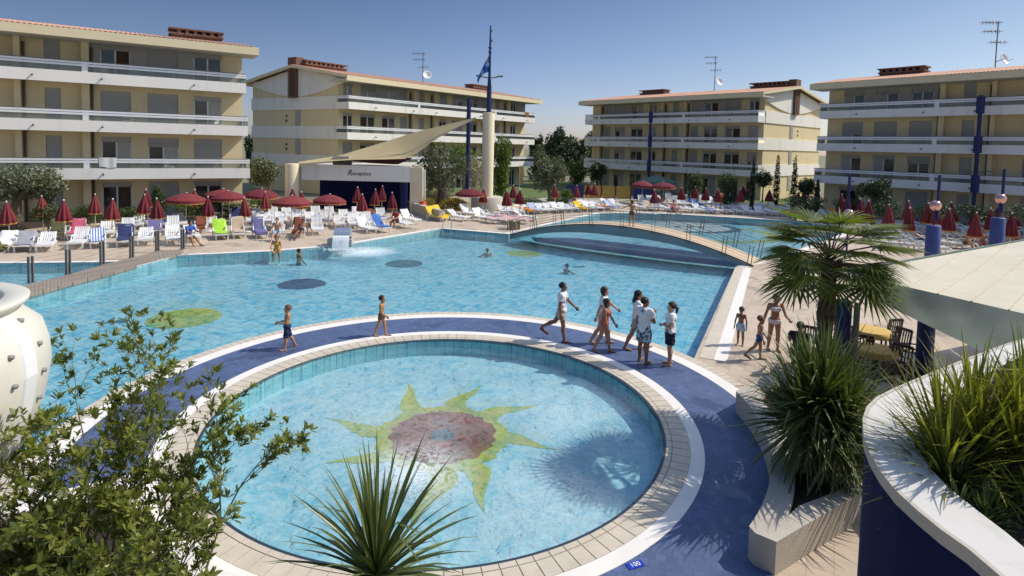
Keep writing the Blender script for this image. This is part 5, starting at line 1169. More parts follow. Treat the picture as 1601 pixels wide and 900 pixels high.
MB().lathe([(0.0, 0), (0.22, 0), (0.36, 0.35), (0.38, 0.55), (0.25, 0.85), (0.17, 0.95), (0.24, 1.05), (0.2, 1.05), (0.13, 0.95)], n=24).build('jar_body', M['sand'], root, True)
for sx in (-1, 1): MB().tube([(0.2*sx, 0, 0.98), (0.38*sx, 0, 0.9), (0.33*sx, 0, 0.62)], 0.03, 6).build('handle', M['sand'], root)
# low walls by the reception planting
for pts, h, l in ((((622, 325), (690, 346)), 0.75, 'grey low wall between the reception loungers and the planting'), (((700, 326), (757, 318)), 0.9, 'grey retaining wall left of the column drum')):
    a, b = G(*pts[0]), G(*pts[1]); d = (b-a); c_ = (a+b)/2; o = MB().box((0, 0, h/2), (d.length, 0.3, h)).box((0, 0, h+0.02), (d.length+0.04, 0.36, 0.04)).build('low_wall', M['concrete'], None, False, (c_.x, c_.y, 0), atan2(d.y, d.x)); T(o, l, 'low wall')
# panel fence, gazebo and yellow banner in the distance
def panels(items, Y, h, label):
    a = D(items[0][0], 300, Y); root = empty('panel_fence', (a.x, a.y, 0)); T(root, label, 'fence')
    for x0, x1, mt in items:
        p, q = D(x0, 300, Y).x-a.x, D(x1, 300, Y).x-a.x; MB().box(((p+q)/2, 0, h/2+0.05), (q-p-0.1, 0.06, h-0.1)).build('panel', M[mt], root); MB().box((q, 0, h/2), (0.1, 0.1, h+0.05)).build('post', M['maroon'], root)
M['panely'] = pm('mustard_panel', (0.40, 0.27, 0.06), 0.7, 0.15, 2); M['panelb'] = pm('blue_panel', (0.02, 0.035, 0.13), 0.7, 0.2, 2)
panels([(885, 912, 'panelb'), (913, 940, 'panely'), (941, 962, 'panely'), (963, 986, 'panely'), (990, 1020, 'panelb')], 61, 1.45, 'low fence of blue and mustard panels in front of the centre right block')
a = D(1027, 285, 67); root = empty('gazebo_tent', (a.x, a.y, 0)); T(root, 'dark gazebo tent behind the two open parasols', 'gazebo')
mb = MB(); zt = D(1027, 273, 67).z
cs = [(-1.9, -1.5), (1.9, -1.5), (1.9, 1.5), (-1.9, 1.5)]
for i in range(4): p, q = cs[i], cs[(i+1) % 4]; mb.poly([(*p, zt-0.75), (*q, zt-0.75), (0, 0, zt)]); mb.quad((*p, zt-0.95), (*q, zt-0.95), (*q, zt-0.75), (*p, zt-0.75))
mb.build('roof', M['canopyedge'], root)
for c_ in cs: MB().tube([(*c_, 0), (*c_, zt-0.8)], 0.04, 6).build('post', M['darksteel'], root)
a = D(812, 285, 61); root = empty('beach_flag', (a.x, a.y, 0)); T(root, 'small pale yellow feather flag right of the tall column', 'flag'); MB().tube([(0, 0, 0), (0, 0, 3.4)], 0.03, 6).build('pole', M['polewhite'], root)
MB().poly([(0, 0, 3.4), (0.35, 0.05, 3.2), (0.5, 0.05, 2.4), (0.25, 0.0, 1.5), (0, 0, 1.3)]).build('banner', M['yellowcloth'], root)
# people's small things on deck: sandals marker cone left out

# ---------------------------------------------------------------- parasols
ORD = ['leftmost', 'second from left', 'third from left', 'fourth from left', 'fifth from left', 'sixth from left', 'seventh from left', 'eighth from left', 'ninth from left', 'tenth from left', 'eleventh from left', 'twelfth from left', 'thirteenth from left', 'fourteenth from left', 'fifteenth from left', 'sixteenth from left', 'seventeenth from left', 'eighteenth from left', 'nineteenth from left', 'twentieth from left'] + ['far along the row'] * 40
def closed_proto():
    root = empty('closed_parasol', (0, 0, 0)); T(root, 'closed maroon parasol', 'parasol', 'closed maroon parasols')
    fold = lambda a, n, z: 1+0.24*sin(2*pi*a/n*8)*(0.3+0.7*max(0, (2.35-z)/1.2))
    MB().lathe([(0.30, 1.12), (0.335, 1.2), (0.30, 1.45), (0.235, 1.75), (0.15, 2.05), (0.085, 2.25), (0.03, 2.36)], n=48, fold=fold).build('canopy', M['maroon'], root, True)
    MB().lathe([(0.30, 1.06), (0.312, 1.10), (0.31, 1.13)], n=48, fold=lambda a, n, z: 1+0.24*sin(2*pi*a/n*8)*0.97+(0.03 if (a % 3) else -0.03)).build('fringe', M['gold'], root)
    MB().tube([(0, 0, 0), (0, 0, 2.4)], 0.026, 8).lathe([(0.0, 0.0), (0.24, 0), (0.22, 0.07), (0.05, 0.10)], n=16).build('pole', M['polewhite'], root, True)
    MB().ball((0, 0, 2.42), 0.05, 10).build('finial', M['polewhite'], root, True)
    return root
def open_proto():
    root = empty('open_parasol', (0, 0, 0)); T(root, 'open maroon parasol', 'parasol', 'open maroon parasols')
    R = 1.2; n = 64; sc = lambda a, k, z: 1-0.035*abs(sin(2*pi*a/k*4))
    MB().lathe([(0.03, 2.46), (0.35, 2.40), (0.75, 2.26), (1.05, 2.10), (R, 1.98)], n=n, fold=sc).build('canopy', M['maroon'], root, True)
    mb = MB()
    for a in range(n*2):
        t0, t1 = 2*pi*a/(n*2), 2*pi*(a+1)/(n*2); f = lambda t: 0.17+0.055*abs(sin(t*12)); s = lambda t: R*(1-0.035*abs(sin(t*4)))
        mb.quad((s(t0)*cos(t0), s(t0)*sin(t0), 1.98-f(t0)), (s(t1)*cos(t1), s(t1)*sin(t1), 1.98-f(t1)), (s(t1)*cos(t1), s(t1)*sin(t1), 1.985), (s(t0)*cos(t0), s(t0)*sin(t0), 1.985))
    vo = mb.build('valance', M['maroon'], root)
    mb = MB()
    for a in range(n*2):
        t0, t1 = 2*pi*a/(n*2), 2*pi*(a+1)/(n*2); f = lambda t: 0.17+0.055*abs(sin(t*12)); s = lambda t: R*1.004*(1-0.035*abs(sin(t*4)))
        mb.quad((s(t0)*cos(t0), s(t0)*sin(t0), 1.98-f(t0)-0.025), (s(t1)*cos(t1), s(t1)*sin(t1), 1.98-f(t1)-0.025), (s(t1)*cos(t1), s(t1)*sin(t1), 1.98-f(t1)+0.012), (s(t0)*cos(t0), s(t0)*sin(t0), 1.98-f(t0)+0.012))
    mb.build('fringe', M['gold'], vo)
    MB().tube([(0, 0, 0), (0, 0, 2.5)], 0.026, 8).lathe([(0.0, 0.0), (0.24, 0), (0.22, 0.07), (0.05, 0.10)], n=16).build('pole', M['polewhite'], root, True)
    mb = MB()
    for k in range(8): t = 2*pi*k/8; mb.bar((0, 0, 1.7), (0.7*cos(t), 0.7*sin(t), 2.20), 0.015).bar((0.02*cos(t), 0.02*sin(t), 2.42), (1.15*cos(t), 1.15*sin(t), 1.98), 0.015)
    mb.build('ribs', M['polewhite'], root); MB().ball((0, 0, 2.5), 0.05, 10).build('finial', M['polewhite'], root, True)
    return root
CP, OP = closed_proto(), open_proto(); used = [0, 0]
def parasols(pts, kind, where):
    for i, (x, y) in enumerate(sorted(pts)):
        z = 2.42 if 'blue cylinder' in where else (2.3 if 'gazebo' in where else 2.06); zk = z/2.06; g = G(x, y, z); rz = random.uniform(0, 6.2); l = ('closed' if kind == 0 else 'open')+' maroon parasol, '+ORD[i]+' '+where
        if len(pts) == 1: l = ('closed' if kind == 0 else 'open')+' maroon parasol '+where
        if not used[kind]:
            o = (CP, OP)[kind]; o.location = (g.x, g.y, 0); o.rotation_euler = (0, 0, rz); o['label'] = l; used[kind] = 1
        else: o = copytree((CP, OP)[kind], (g.x, g.y, 0), rz, l)
        o.scale = (random.uniform(.86, 1.02),)*2+((random.uniform(.83, .865) if kind == 0 else .825)*zk,); o.rotation_euler = (random.gauss(0, .03), random.gauss(0, .03), rz)
parasols([(15, 314), (67, 305), (99, 312), (148, 303), (174, 310), (222, 303), (231, 296), (248, 309)], 0, 'left of the open ones')
parasols([(303, 296), (325, 307), (386, 308), (416, 299), (458, 294), (472, 299)], 0, 'among the open ones')
parasols([(558, 292), (566, 302), (585, 296), (597, 291), (614, 300)], 0, 'before the navy wall')
parasols([(755, 294), (793, 298), (803, 289), (813, 296)], 0, 'around the grey drum')
parasols([(869, 289), (901, 289), (921, 286), (930, 287)], 0, 'before lawn and panel fence')
parasols([(1024, 296), (1066, 292), (1086, 291), (1103, 293), (1124, 296), (1158, 296), (1164, 290), (1203, 295), (1246, 299), (1256, 297)], 0, 'before the centre right block')
parasols([(1316, 304), (1324, 306), (1345, 309), (1361, 314), (1388, 307), (1391, 319), (1422, 313), (1423, 325), (1450, 316), (1466, 318)], 0, 'left of the first blue cylinder')
parasols([(1485, 325), (1494, 315), (1525, 320), (1526, 332), (1553, 325), (1558, 320), (1582, 332), (1589, 322)], 0, 'right of the first blue cylinder')
parasols([(290, 301), (347, 295), (359, 298), (408, 294), (456, 305), (514, 303)], 1, 'of the six open ones at left')
parasols([(735, 294)], 1, 'alone beside the grey drum of the column')
parasols([(1004, 282), (1038, 284)], 1, 'of the two in front of the dark gazebo')

# ---------------------------------------------------------------- sun loungers and towels
def lounger_meshes(ang):
    W_, L_ = 0.66, 1.92; bl_ = 0.72; mb = MB(); y1 = L_/2-bl_
    for sx in (-1, 1): mb.box((sx*(W_/2-0.03), (-L_/2+y1)/2+0.18, 0.31), (0.05, L_-bl_+0.36, 0.06))
    y = -L_/2+0.04
    while y < y1-0.03: mb.box((0, y, 0.345), (W_-0.02, 0.075, 0.02)); y += 0.098
    mb.box((0, -L_/2+0.01, 0.32), (W_, 0.03, 0.07))
    for sx in (-1, 1):
        for yy in (-L_/2+0.18, L_/2-0.42): mb.bar((sx*(W_/2-0.05), yy, 0.0), (sx*(W_/2-0.03), yy, 0.30), 0.06)
        mb.bar((sx*(W_/2-0.01), y1-0.3, 0.33), (sx*(W_/2-0.01), y1-0.05, 0.56), 0.04).bar((sx*(W_/2-0.01), y1-0.05, 0.56), (sx*(W_/2-0.01), y1+0.28, 0.5), 0.045)
    bk = MB(); d = Vector((0, cos(ang), sin(ang))); n = Vector((0, -sin(ang), cos(ang))); o0 = Vector((0, y1, 0.335))
    for sx in (-1, 1): bk.bar(o0+Vector((sx*(W_/2-0.06), 0, 0)), o0+Vector((sx*(W_/2-0.06), 0, 0))+d*bl_, 0.06, 0.045)
    for k in range(6): bk.bar(o0+Vector((-0.2+0.08*k, 0, 0))+d*0.06, o0+Vector((-0.2+0.08*k, 0, 0))+d*(bl_-0.05), 0.055, 0.018)
    for s in (0.03, bl_-0.03): p = o0+d*s; bk.bar(p+Vector((-W_/2+0.05, 0, 0)), p+Vector((W_/2-0.05, 0, 0)), 0.06, 0.05)
    return mb, bk
def bed_profile(ang, extra=0.03):
    L_ = 1.92; y1 = L_/2-0.72; e = 0.36+extra
    return [(-L_/2-0.03, e-0.16), (-L_/2-0.02, e), (y1-0.5, e), (y1, e), (y1+0.72*cos(ang)*0.5, e+0.72*sin(ang)*0.5), (y1+0.74*cos(ang), e+0.74*sin(ang)), (y1+0.77*cos(ang)+0.03, e+0.74*sin(ang)-0.22)]
ANG = [radians(a) for a in (4, 32, 52, 66)]
LMESH = []
for a in ANG:
    mb, bk = lounger_meshes(a); full = MB(); full.v = mb.v+bk.v; full.f = mb.f+[tuple(i+len(mb.v) for i in f) for f in bk.f]; full.m = [0]*len(full.f)
    LMESH.append((mb.mesh('bed_frame', M['plastic']), bk.mesh('backrest', M['plastic']), full.mesh('sun_lounger', M['plastic'])))
def striped(name, a, b, per):
    m, t, _, _ = nt(name); v = pos(t, obj=True); sx = t.nodes.new('ShaderNodeSeparateXYZ'); t.links.new(v, sx.inputs[0]); f = mth(t, 'FRACT', mth(t, 'MULTIPLY', sx.outputs[0], per)); c_ = ramp(t, f, [(0.45, a), (0.52, b)]); principled(t, c_, 0.9); return m
TW = {'white': pm('white_towel', (0.72, 0.71, 0.68), 0.95, 0.08, 6, obj=True), 'blue': pm('blue_towel', (0.06, 0.16, 0.45), 0.95, 0.2, 6, obj=True), 'blue striped': striped('blue_stripe_towel', (0.08, 0.16, 0.45), (0.7, 0.72, 0.75), 9), 'pink': pm('pink_towel', (0.50, 0.10, 0.16), 0.95, 0.15, 5, obj=True), 'lime green': pm('lime_towel', (0.35, 0.60, 0.05), 0.95, 0.15, 5, obj=True), 'red striped': striped('red_stripe_towel', (0.50, 0.03, 0.06), (0.72, 0.62, 0.60), 7), 'orange': pm('orange_towel', (0.60, 0.22, 0.04), 0.95, 0.15, 5, obj=True), 'yellow': pm('yellow_towel', (0.75, 0.50, 0.03), 0.95, 0.1, 5, obj=True), 'brown': pm('brown_towel', (0.20, 0.06, 0.03), 0.95, 0.2, 5, obj=True), 'purple': pm('purple_towel', (0.14, 0.13, 0.28), 0.95, 0.2, 5, obj=True), 'olive green': pm('olive_towel', (0.09, 0.09, 0.04), 0.95, 0.2, 5, obj=True), 'grey': pm('grey_towel', (0.30, 0.30, 0.33), 0.95, 0.15, 5, obj=True), 'beige': pm('beige_towel', (0.50, 0.38, 0.27), 0.95, 0.15, 5, obj=True), 'navy': pm('navy_towel', (0.03, 0.04, 0.12), 0.95, 0.2, 5, obj=True)}
def towel_mesh(ang, colr, seed):
    r_ = random.Random(seed); pf = bed_profile(ang); i0 = r_.choice((0, 1, 1, 2)); pf = pf[i0:] if r_.random() < 0.6 else pf[i0:6]; w0 = r_.uniform(0.30, 0.37); sh = r_.uniform(-0.05, 0.05); mb = MB(); pts = []
    for a, b in zip(pf, pf[1:]):
        for k in range(5): pts.append((a[0]+(b[0]-a[0])*k/5, a[1]+(b[1]-a[1])*k/5))
    pts.append(pf[-1]); nu = 10
    for (y, z) in pts:
        for j in range(nu+1):
            x = -w0+2*w0*j/nu+sh; dz = 0.012*sin(9*x+7*y+seed)+(-0.10*((abs(x)-0.31)/0.06) if abs(x) > 0.31 else 0); mb.v.append((x, y+0.01*sin(11*x), z+dz))
    for i in range(len(pts)-1):
        for j in range(nu): q = i*(nu+1)+j; mb.f.append((q, q+1, q+nu+2, q+nu+1)); mb.m.append(0)
    return mb.mesh('towel', TW[colr], True)
TM = {}; LOUNGERS = []
def lounger(x, y, rz, ang, label, group, parts=True, towel=None, where=None):
    g = G(x, y, 0.2); g.z = 0
    if parts:
        o = empty('sun_lounger', tuple(g), rz); link('bed_frame', LMESH[ang][0], o); link('backrest', LMESH[ang][1], o)
    else: o = link('sun_lounger', LMESH[ang][2], None, tuple(g), rz)
    T(o, label, 'sun lounger', group); LOUNGERS.append((g, rz, ang))
    if towel:
        k = (ang, towel, random.randint(0, 2))
        if k not in TM: TM[k] = towel_mesh(ANG[ang], towel, hash(towel) % 7+k[2])
        t_ = link('beach_towel', TM[k], None, (g.x, g.y, 0.004), rz); T(t_, towel+' towel on '+(where or label), 'towel', 'beach towels on the loungers')
    return o
def row(pts, where, rz, group, parts=True, towels=(), angs=(0, 1, 2), jit=0.06, same=None):
    for i, (x, y) in enumerate(sorted(pts)):
        w_ = ORD[i]+' '+where; tw = towels[i] if i < len(towels) else None
        l = same or ('white resin sun lounger, '+w_)
        lounger(x, y, rz+random.gauss(0, jit), random.choice(angs), l, group, parts, tw, (w_) if not same else 'a white lounger '+where)
GL = 'white loungers on the left deck'
row([(8, 383), (39, 383), (73, 383), (124, 379), (153, 378), (195, 376), (228, 374), (270, 373), (300, 370)], 'in the front row behind the left pool', 0.55, GL, True, ('white', 'grey', None, None, 'blue striped', 'navy', None, None, None), (1, 1, 2))
row([(91, 366), (121, 366), (168, 363), (199, 362), (241, 360), (271, 358), (314, 356)], 'in the second row at left', 0.55, GL, True, ('olive green', 'pink', None, None, 'purple', None, 'brown'), (1, 1, 2))
row([(216, 351), (250, 350), (282, 349), (330, 348)], 'in the back row before the left hedge', 0.55, GL, True, (None, 'blue striped', None, None), (0, 1))
row([(344, 366), (372, 364), (406, 364), (435, 361), (468, 362), (496, 359)], 'in the row left of the waterfall', 0.5, GL, True, ('lime green', 'beige', 'purple', None, 'brown', None), (2, 3))
row([(368, 344), (392, 345), (415, 346), (440, 345), (463, 345), (486, 345), (508, 346)], 'in the middle row under the open parasols', 0.45, GL, True, ('navy', None, None, None, None, None, None), (1, 2))
row([(404, 339), (427, 339), (449, 338), (471, 338), (494, 339), (516, 340), (538, 341)], 'in the back row under the open parasols', 0.45, GL, True, (), (1, 2))
row([(530, 350), (552, 350), (574, 349), (596, 342), (578, 341), (558, 342)], 'of the group just behind the waterfall', 0.4, GL, True, (None, None, 'white', None, 'brown', None), (1, 2))
row([(571, 357), (594, 356), (629, 350), (640, 344)], 'of the group right of the waterfall', 0.7, GL, True, (None, 'blue', None, None), (1, 2))
row([(681, 340), (690, 338), (716, 340), (733, 335), (752, 341)], 'before the grey wall', 0.9, 'white loungers by the grey drum', True, ('yellow', 'yellow', None, 'white', None), (1, 2))
row([(762, 336), (778, 339), (795, 341), (782, 345), (806, 344), (820, 340)], 'of the group right of the grey drum', 1.2, 'white loungers by the grey drum', True, (None, None, 'red striped', 'red striped', 'red striped', None), (0, 1))
GF = 'white loungers in the far rows beyond the bridge'
cols = ['white', 'blue', 'pink', 'white', 'beige', 'blue striped', 'red striped', 'yellow', 'grey', 'white', 'orange']
def farrow(p0, p1, n, rz, where, ptow, angs=(0, 1)):
    pts = [(p0[0]+(p1[0]-p0[0])*i/(n-1), p0[1]+(p1[1]-p0[1])*i/(n-1)+random.uniform(-.3, .3)) for i in range(n)]
    tw = [random.choice(cols) if random.random() < ptow else None for _ in pts]
    row(pts, where, rz, GF, False, tw, angs, 0.1, None)
farrow((786, 331), (955, 324), 15, 0.35, 'in the long far strip', 0.35)
farrow((800, 326), (962, 320.5), 14, 0.35, 'in the strip nearest the lawn', 0.3)
farrow((1000, 324), (1118, 329.5), 10, 0.1, 'in the sunny far pool row', 0.3)
farrow((1136, 330), (1306, 337), 11, 0.0, 'in the shaded far pool row', 0.1)
farrow((1004, 318), (1112, 320), 10, 0.1, 'in the second far pool row', 0.45, (1, 2, 3))
farrow((1018, 314), (1128, 316), 9, 0.1, 'in the third far pool row', 0.3, (1, 2, 3))
farrow((1120, 322), (1240, 328), 9, 0.0, 'in the shaded second far row', 0.1)
farrow((1344, 350), (1600, 362), 12, 1.25, 'in the farthest row at right', 0.1)
farrow((1362, 357), (1540, 368), 9, 1.25, 'in the second row at right', 0.15)
farrow((1372, 365), (1530, 376), 8, 1.25, 'in the third row at right', 0.2)
farrow((1384, 373), (1500, 383), 6, 1.25, 'in the fourth row at right', 0.25)
farrow((1402, 383), (1450, 388), 3, 1.25, 'in the nearest row at right', 0.2)
lounger(1287, 352, 0.6, 1, 'white sun lounger with red towel behind the palm crown', GF, False, 'red striped', 'the lounger behind the palm crown')
# grey parasol covers standing at the backs
# ---------------------------------------------------------------- people: smooth bodies from signed distance fields
def surface_nets(vol, lo, h):
    nx, ny, nz = vol.shape; ins = vol < 0
    c = [ins[i:nx-1+i, j:ny-1+j, k:nz-1+k] for i in (0, 1) for j in (0, 1) for k in (0, 1)]
    cnt = sum(x.astype(np.int8) for x in c); act = (cnt > 0) & (cnt < 8); ids = -np.ones(act.shape, np.int64); I = np.argwhere(act)
    if len(I) == 0: return np.zeros((0, 3)), []
    ids[act] = np.arange(len(I)); acc = np.zeros((len(I), 3)); num = np.zeros(len(I))
    cor = [(i, j, k) for i in (0, 1) for j in (0, 1) for k in (0, 1)]
    vals = np.stack([vol[I[:, 0]+a, I[:, 1]+b, I[:, 2]+d] for a, b, d in cor], 1)
    for p in range(8):
        for q in range(p+1, 8):
            if sum(abs(x-y) for x, y in zip(cor[p], cor[q])) != 1: continue
            m_ = (vals[:, p] < 0) != (vals[:, q] < 0); t = vals[:, p]/(vals[:, p]-vals[:, q]+1e-12); P_ = np.array(cor[p])+t[:, None]*(np.array(cor[q])-np.array(cor[p])); acc[m_] += P_[m_]; num[m_] += 1
    V = (I+acc/num[:, None])*h+lo; Fq = []
    for ax in range(3):
        a = np.take(ins, range(0, ins.shape[ax]-1), ax); b = np.take(ins, range(1, ins.shape[ax]), ax); E_ = np.argwhere(a != b); sgn = a[tuple(E_.T)]
        o1, o2 = [(1, 2), (2, 0), (0, 1)][ax]; ok = np.ones(len(E_), bool)
        for o in (o1, o2): ok &= (E_[:, o] > 0) & (E_[:, o] < vol.shape[o]-1)
        E_ = E_[ok]; sgn = sgn[ok]
        def idx(d1, d2): e = E_.copy(); e[:, o1] -= d1; e[:, o2] -= d2; return ids[tuple(e.T)]
        q = np.stack([idx(0, 0), idx(1, 0), idx(1, 1), idx(0, 1)], 1); q[~sgn] = q[~sgn][:, ::-1]; Fq.append(q)
    Fq = np.concatenate(Fq); return V, Fq[(Fq >= 0).all(1)]
class Sdf:
    def __init__(s, lo, hi, h):
        s.h = h; s.lo = np.array(lo, float); n = np.ceil((np.array(hi)-s.lo)/h).astype(int)+1; s.n = n; s.a = np.full(n, 9.0, np.float32)
        s.ax = [s.lo[i]+h*np.arange(n[i]) for i in range(3)]
    def win(s, lo, hi):
        i0 = np.clip(np.floor((lo-s.lo)/s.h).astype(int), 0, s.n); i1 = np.clip(np.ceil((hi-s.lo)/s.h).astype(int)+1, 0, s.n)
        sl = tuple(slice(a, b) for a, b in zip(i0, i1)); g = np.meshgrid(*[s.ax[i][sl[i]] for i in range(3)], indexing='ij'); return sl, np.stack(g, -1)
    def put(s, sl, d, k):
        a = s.a[sl]
        if k > 0: hh = np.clip(0.5+0.5*(a-d)/k, 0, 1); s.a[sl] = a*(1-hh)+d*hh-k*hh*(1-hh)
        else: s.a[sl] = np.minimum(a, d)
    def cap(s, a, b, ra, rb=None, k=0.02, flat=None):
        a = np.array(a, float); b = np.array(b, float); rb = ra if rb is None else rb; m_ = max(ra, rb)+0.08
        sl, p = s.win(np.minimum(a, b)-m_, np.maximum(a, b)+m_)
        if p.size == 0: return s
        ab = b-a; t = np.clip(((p-a)@ab)/max(ab@ab, 1e-9), 0, 1); d = np.linalg.norm(p-a-t[..., None]*ab, axis=-1)-(ra+(rb-ra)*t)
        if flat is not None: n = ab/np.linalg.norm(ab); d = np.maximum(d, (p-a)@n-flat*np.linalg.norm(ab))
        s.put(sl, d, k); return s
    def ell(s, c, r, k=0.02, R=None):
        c = np.array(c, float); r = np.array(r, float); m_ = r.max()+0.08; sl, p = s.win(c-m_, c+m_)
        if p.size == 0: return s
        q = p-c
        if R is not None: q = q@R
        k0 = np.linalg.norm(q/r, axis=-1); k1 = np.linalg.norm(q/(r*r), axis=-1)+1e-9; s.put(sl, k0*(k0-1)/k1, k); return s
    def cut(s, p, n):
        g = np.stack(np.meshgrid(*s.ax, indexing='ij'), -1); n = np.array(n, float); n /= np.linalg.norm(n); s.a = np.maximum(s.a, (g-np.array(p))@n).astype(np.float32); return s
    def mesh(s): return surface_nets(s.a, s.lo, s.h)
def np_mesh(name, parts, mat):
    V = []; Fs = []; o = 0
    for v, f in parts:
        if len(v): V.append(v); Fs.append(np.asarray(f)+o); o += len(v)
    if not V: return None
    V = np.concatenate(V); Fq = np.concatenate(Fs); me = bpy.data.meshes.new(name); me.from_pydata(V.tolist(), [], Fq.tolist()); me.polygons.foreach_set('use_smooth', [True]*len(Fq)); me.materials.append(mat); me.update(); return me
def skinmat(name, c):
    m, t, _, _ = nt(name); v = pos(t, obj=True); n = noise(t, v, 6, 3); cc = ramp(t, n, [(0.3, tuple(x*0.86 for x in c)), (0.7, tuple(min(1, x*1.1) for x in c))]); p = principled(t, cc, 0.5, 0, 0.35); p.inputs['Subsurface Weight'].default_value = 0.08; p.inputs['Subsurface Radius'].default_value = (0.02, 0.008, 0.004); return m
SK = {'tan': skinmat('tanned_skin', (0.34, 0.17, 0.10)), 'dark': skinmat('deep_tanned_skin', (0.235, 0.115, 0.068)), 'fair': skinmat('fair_skin', (0.48, 0.27, 0.18)), 'gold': skinmat('golden_skin', (0.45, 0.22, 0.10))}
HR = {'black': pm('black_hair', (0.012, 0.010, 0.009), 0.5, 0.3, 20, obj=True), 'brown': pm('dark_brown_hair', (0.035, 0.02, 0.012), 0.5, 0.3, 20, obj=True), 'light': pm('light_brown_hair', (0.12, 0.07, 0.04), 0.5, 0.3, 20, obj=True)}
def printmat(name, a, b, scale, thr=0.55):
    m, t, _, _ = nt(name); v = pos(t, obj=True); n = noise(t, v, scale, 2); principled(t, ramp(t, n, [(thr-0.04, a), (thr+0.04, b)]), 0.9); return m
CL = {'tee': pm('white_tshirt', (0.72, 0.72, 0.73), 0.9, 0.06, 5, obj=True), 'beige': pm('beige_shorts', (0.48, 0.40, 0.32), 0.9, 0.12, 6, obj=True), 'floral': printmat('blue_floral_shorts', (0.50, 0.56, 0.58), (0.035, 0.09, 0.17), 17, 0.5), 'print': printmat('patterned_shorts', (0.42, 0.38, 0.33), (0.14, 0.12, 0.11), 20), 'navy': pm('navy_cloth', (0.012, 0.018, 0.035), 0.9, 0.2, 6, obj=True), 'red': pm('coral_swimsuit', (0.40, 0.08, 0.07), 0.7, 0.15, 6, obj=True), 'navysh': printmat('navy_board_shorts', (0.012, 0.022, 0.075), (0.05, 0.10, 0.20), 5, 0.62), 'lblue': printmat('pale_blue_shorts', (0.42, 0.55, 0.66), (0.18, 0.30, 0.45), 14), 'blue': pm('blue_trunks', (0.02, 0.07, 0.26), 0.8, 0.15, 6, obj=True), 'bikini': pm('white_bikini', (0.70, 0.66, 0.66), 0.8, 0.1, 8, obj=True), 'yellow': pm('yellow_swimwear', (0.62, 0.40, 0.06), 0.8, 0.15, 6, obj=True), 'bluetee': pm('blue_shirt', (0.03, 0.09, 0.40), 0.9, 0.15, 6, obj=True), 'dark': pm('black_shirt', (0.015, 0.015, 0.018), 0.9, 0.2, 6, obj=True), 'brownt': pm('dark_trunks', (0.11, 0.075, 0.05), 0.85, 0.2, 6, obj=True), 'redtee': pm('red_shirt', (0.40, 0.03, 0.03), 0.9, 0.15, 6, obj=True), 'flop': pm('dark_flip_flop', (0.03, 0.025, 0.025), 0.8, 0.2, 6)}
M['eye'] = pm('dark_eyes', (0.02, 0.015, 0.012), 0.3, 0.1, 5); M['lips'] = pm('lips', (0.30, 0.10, 0.08), 0.5, 0.1, 5)
def pose(**k):
    d = dict(lean=0.03, legs=((0.0, 0.02, 0.05), (0.0, 0.02, 0.05)), arms=((0.1, 0.15, 0.2, 0.1), (0.1, 0.15, 0.2, 0.1)), head=(0.0, 0.0), foot=(0.0, 0.0), twist=0.0); d.update(k); return d
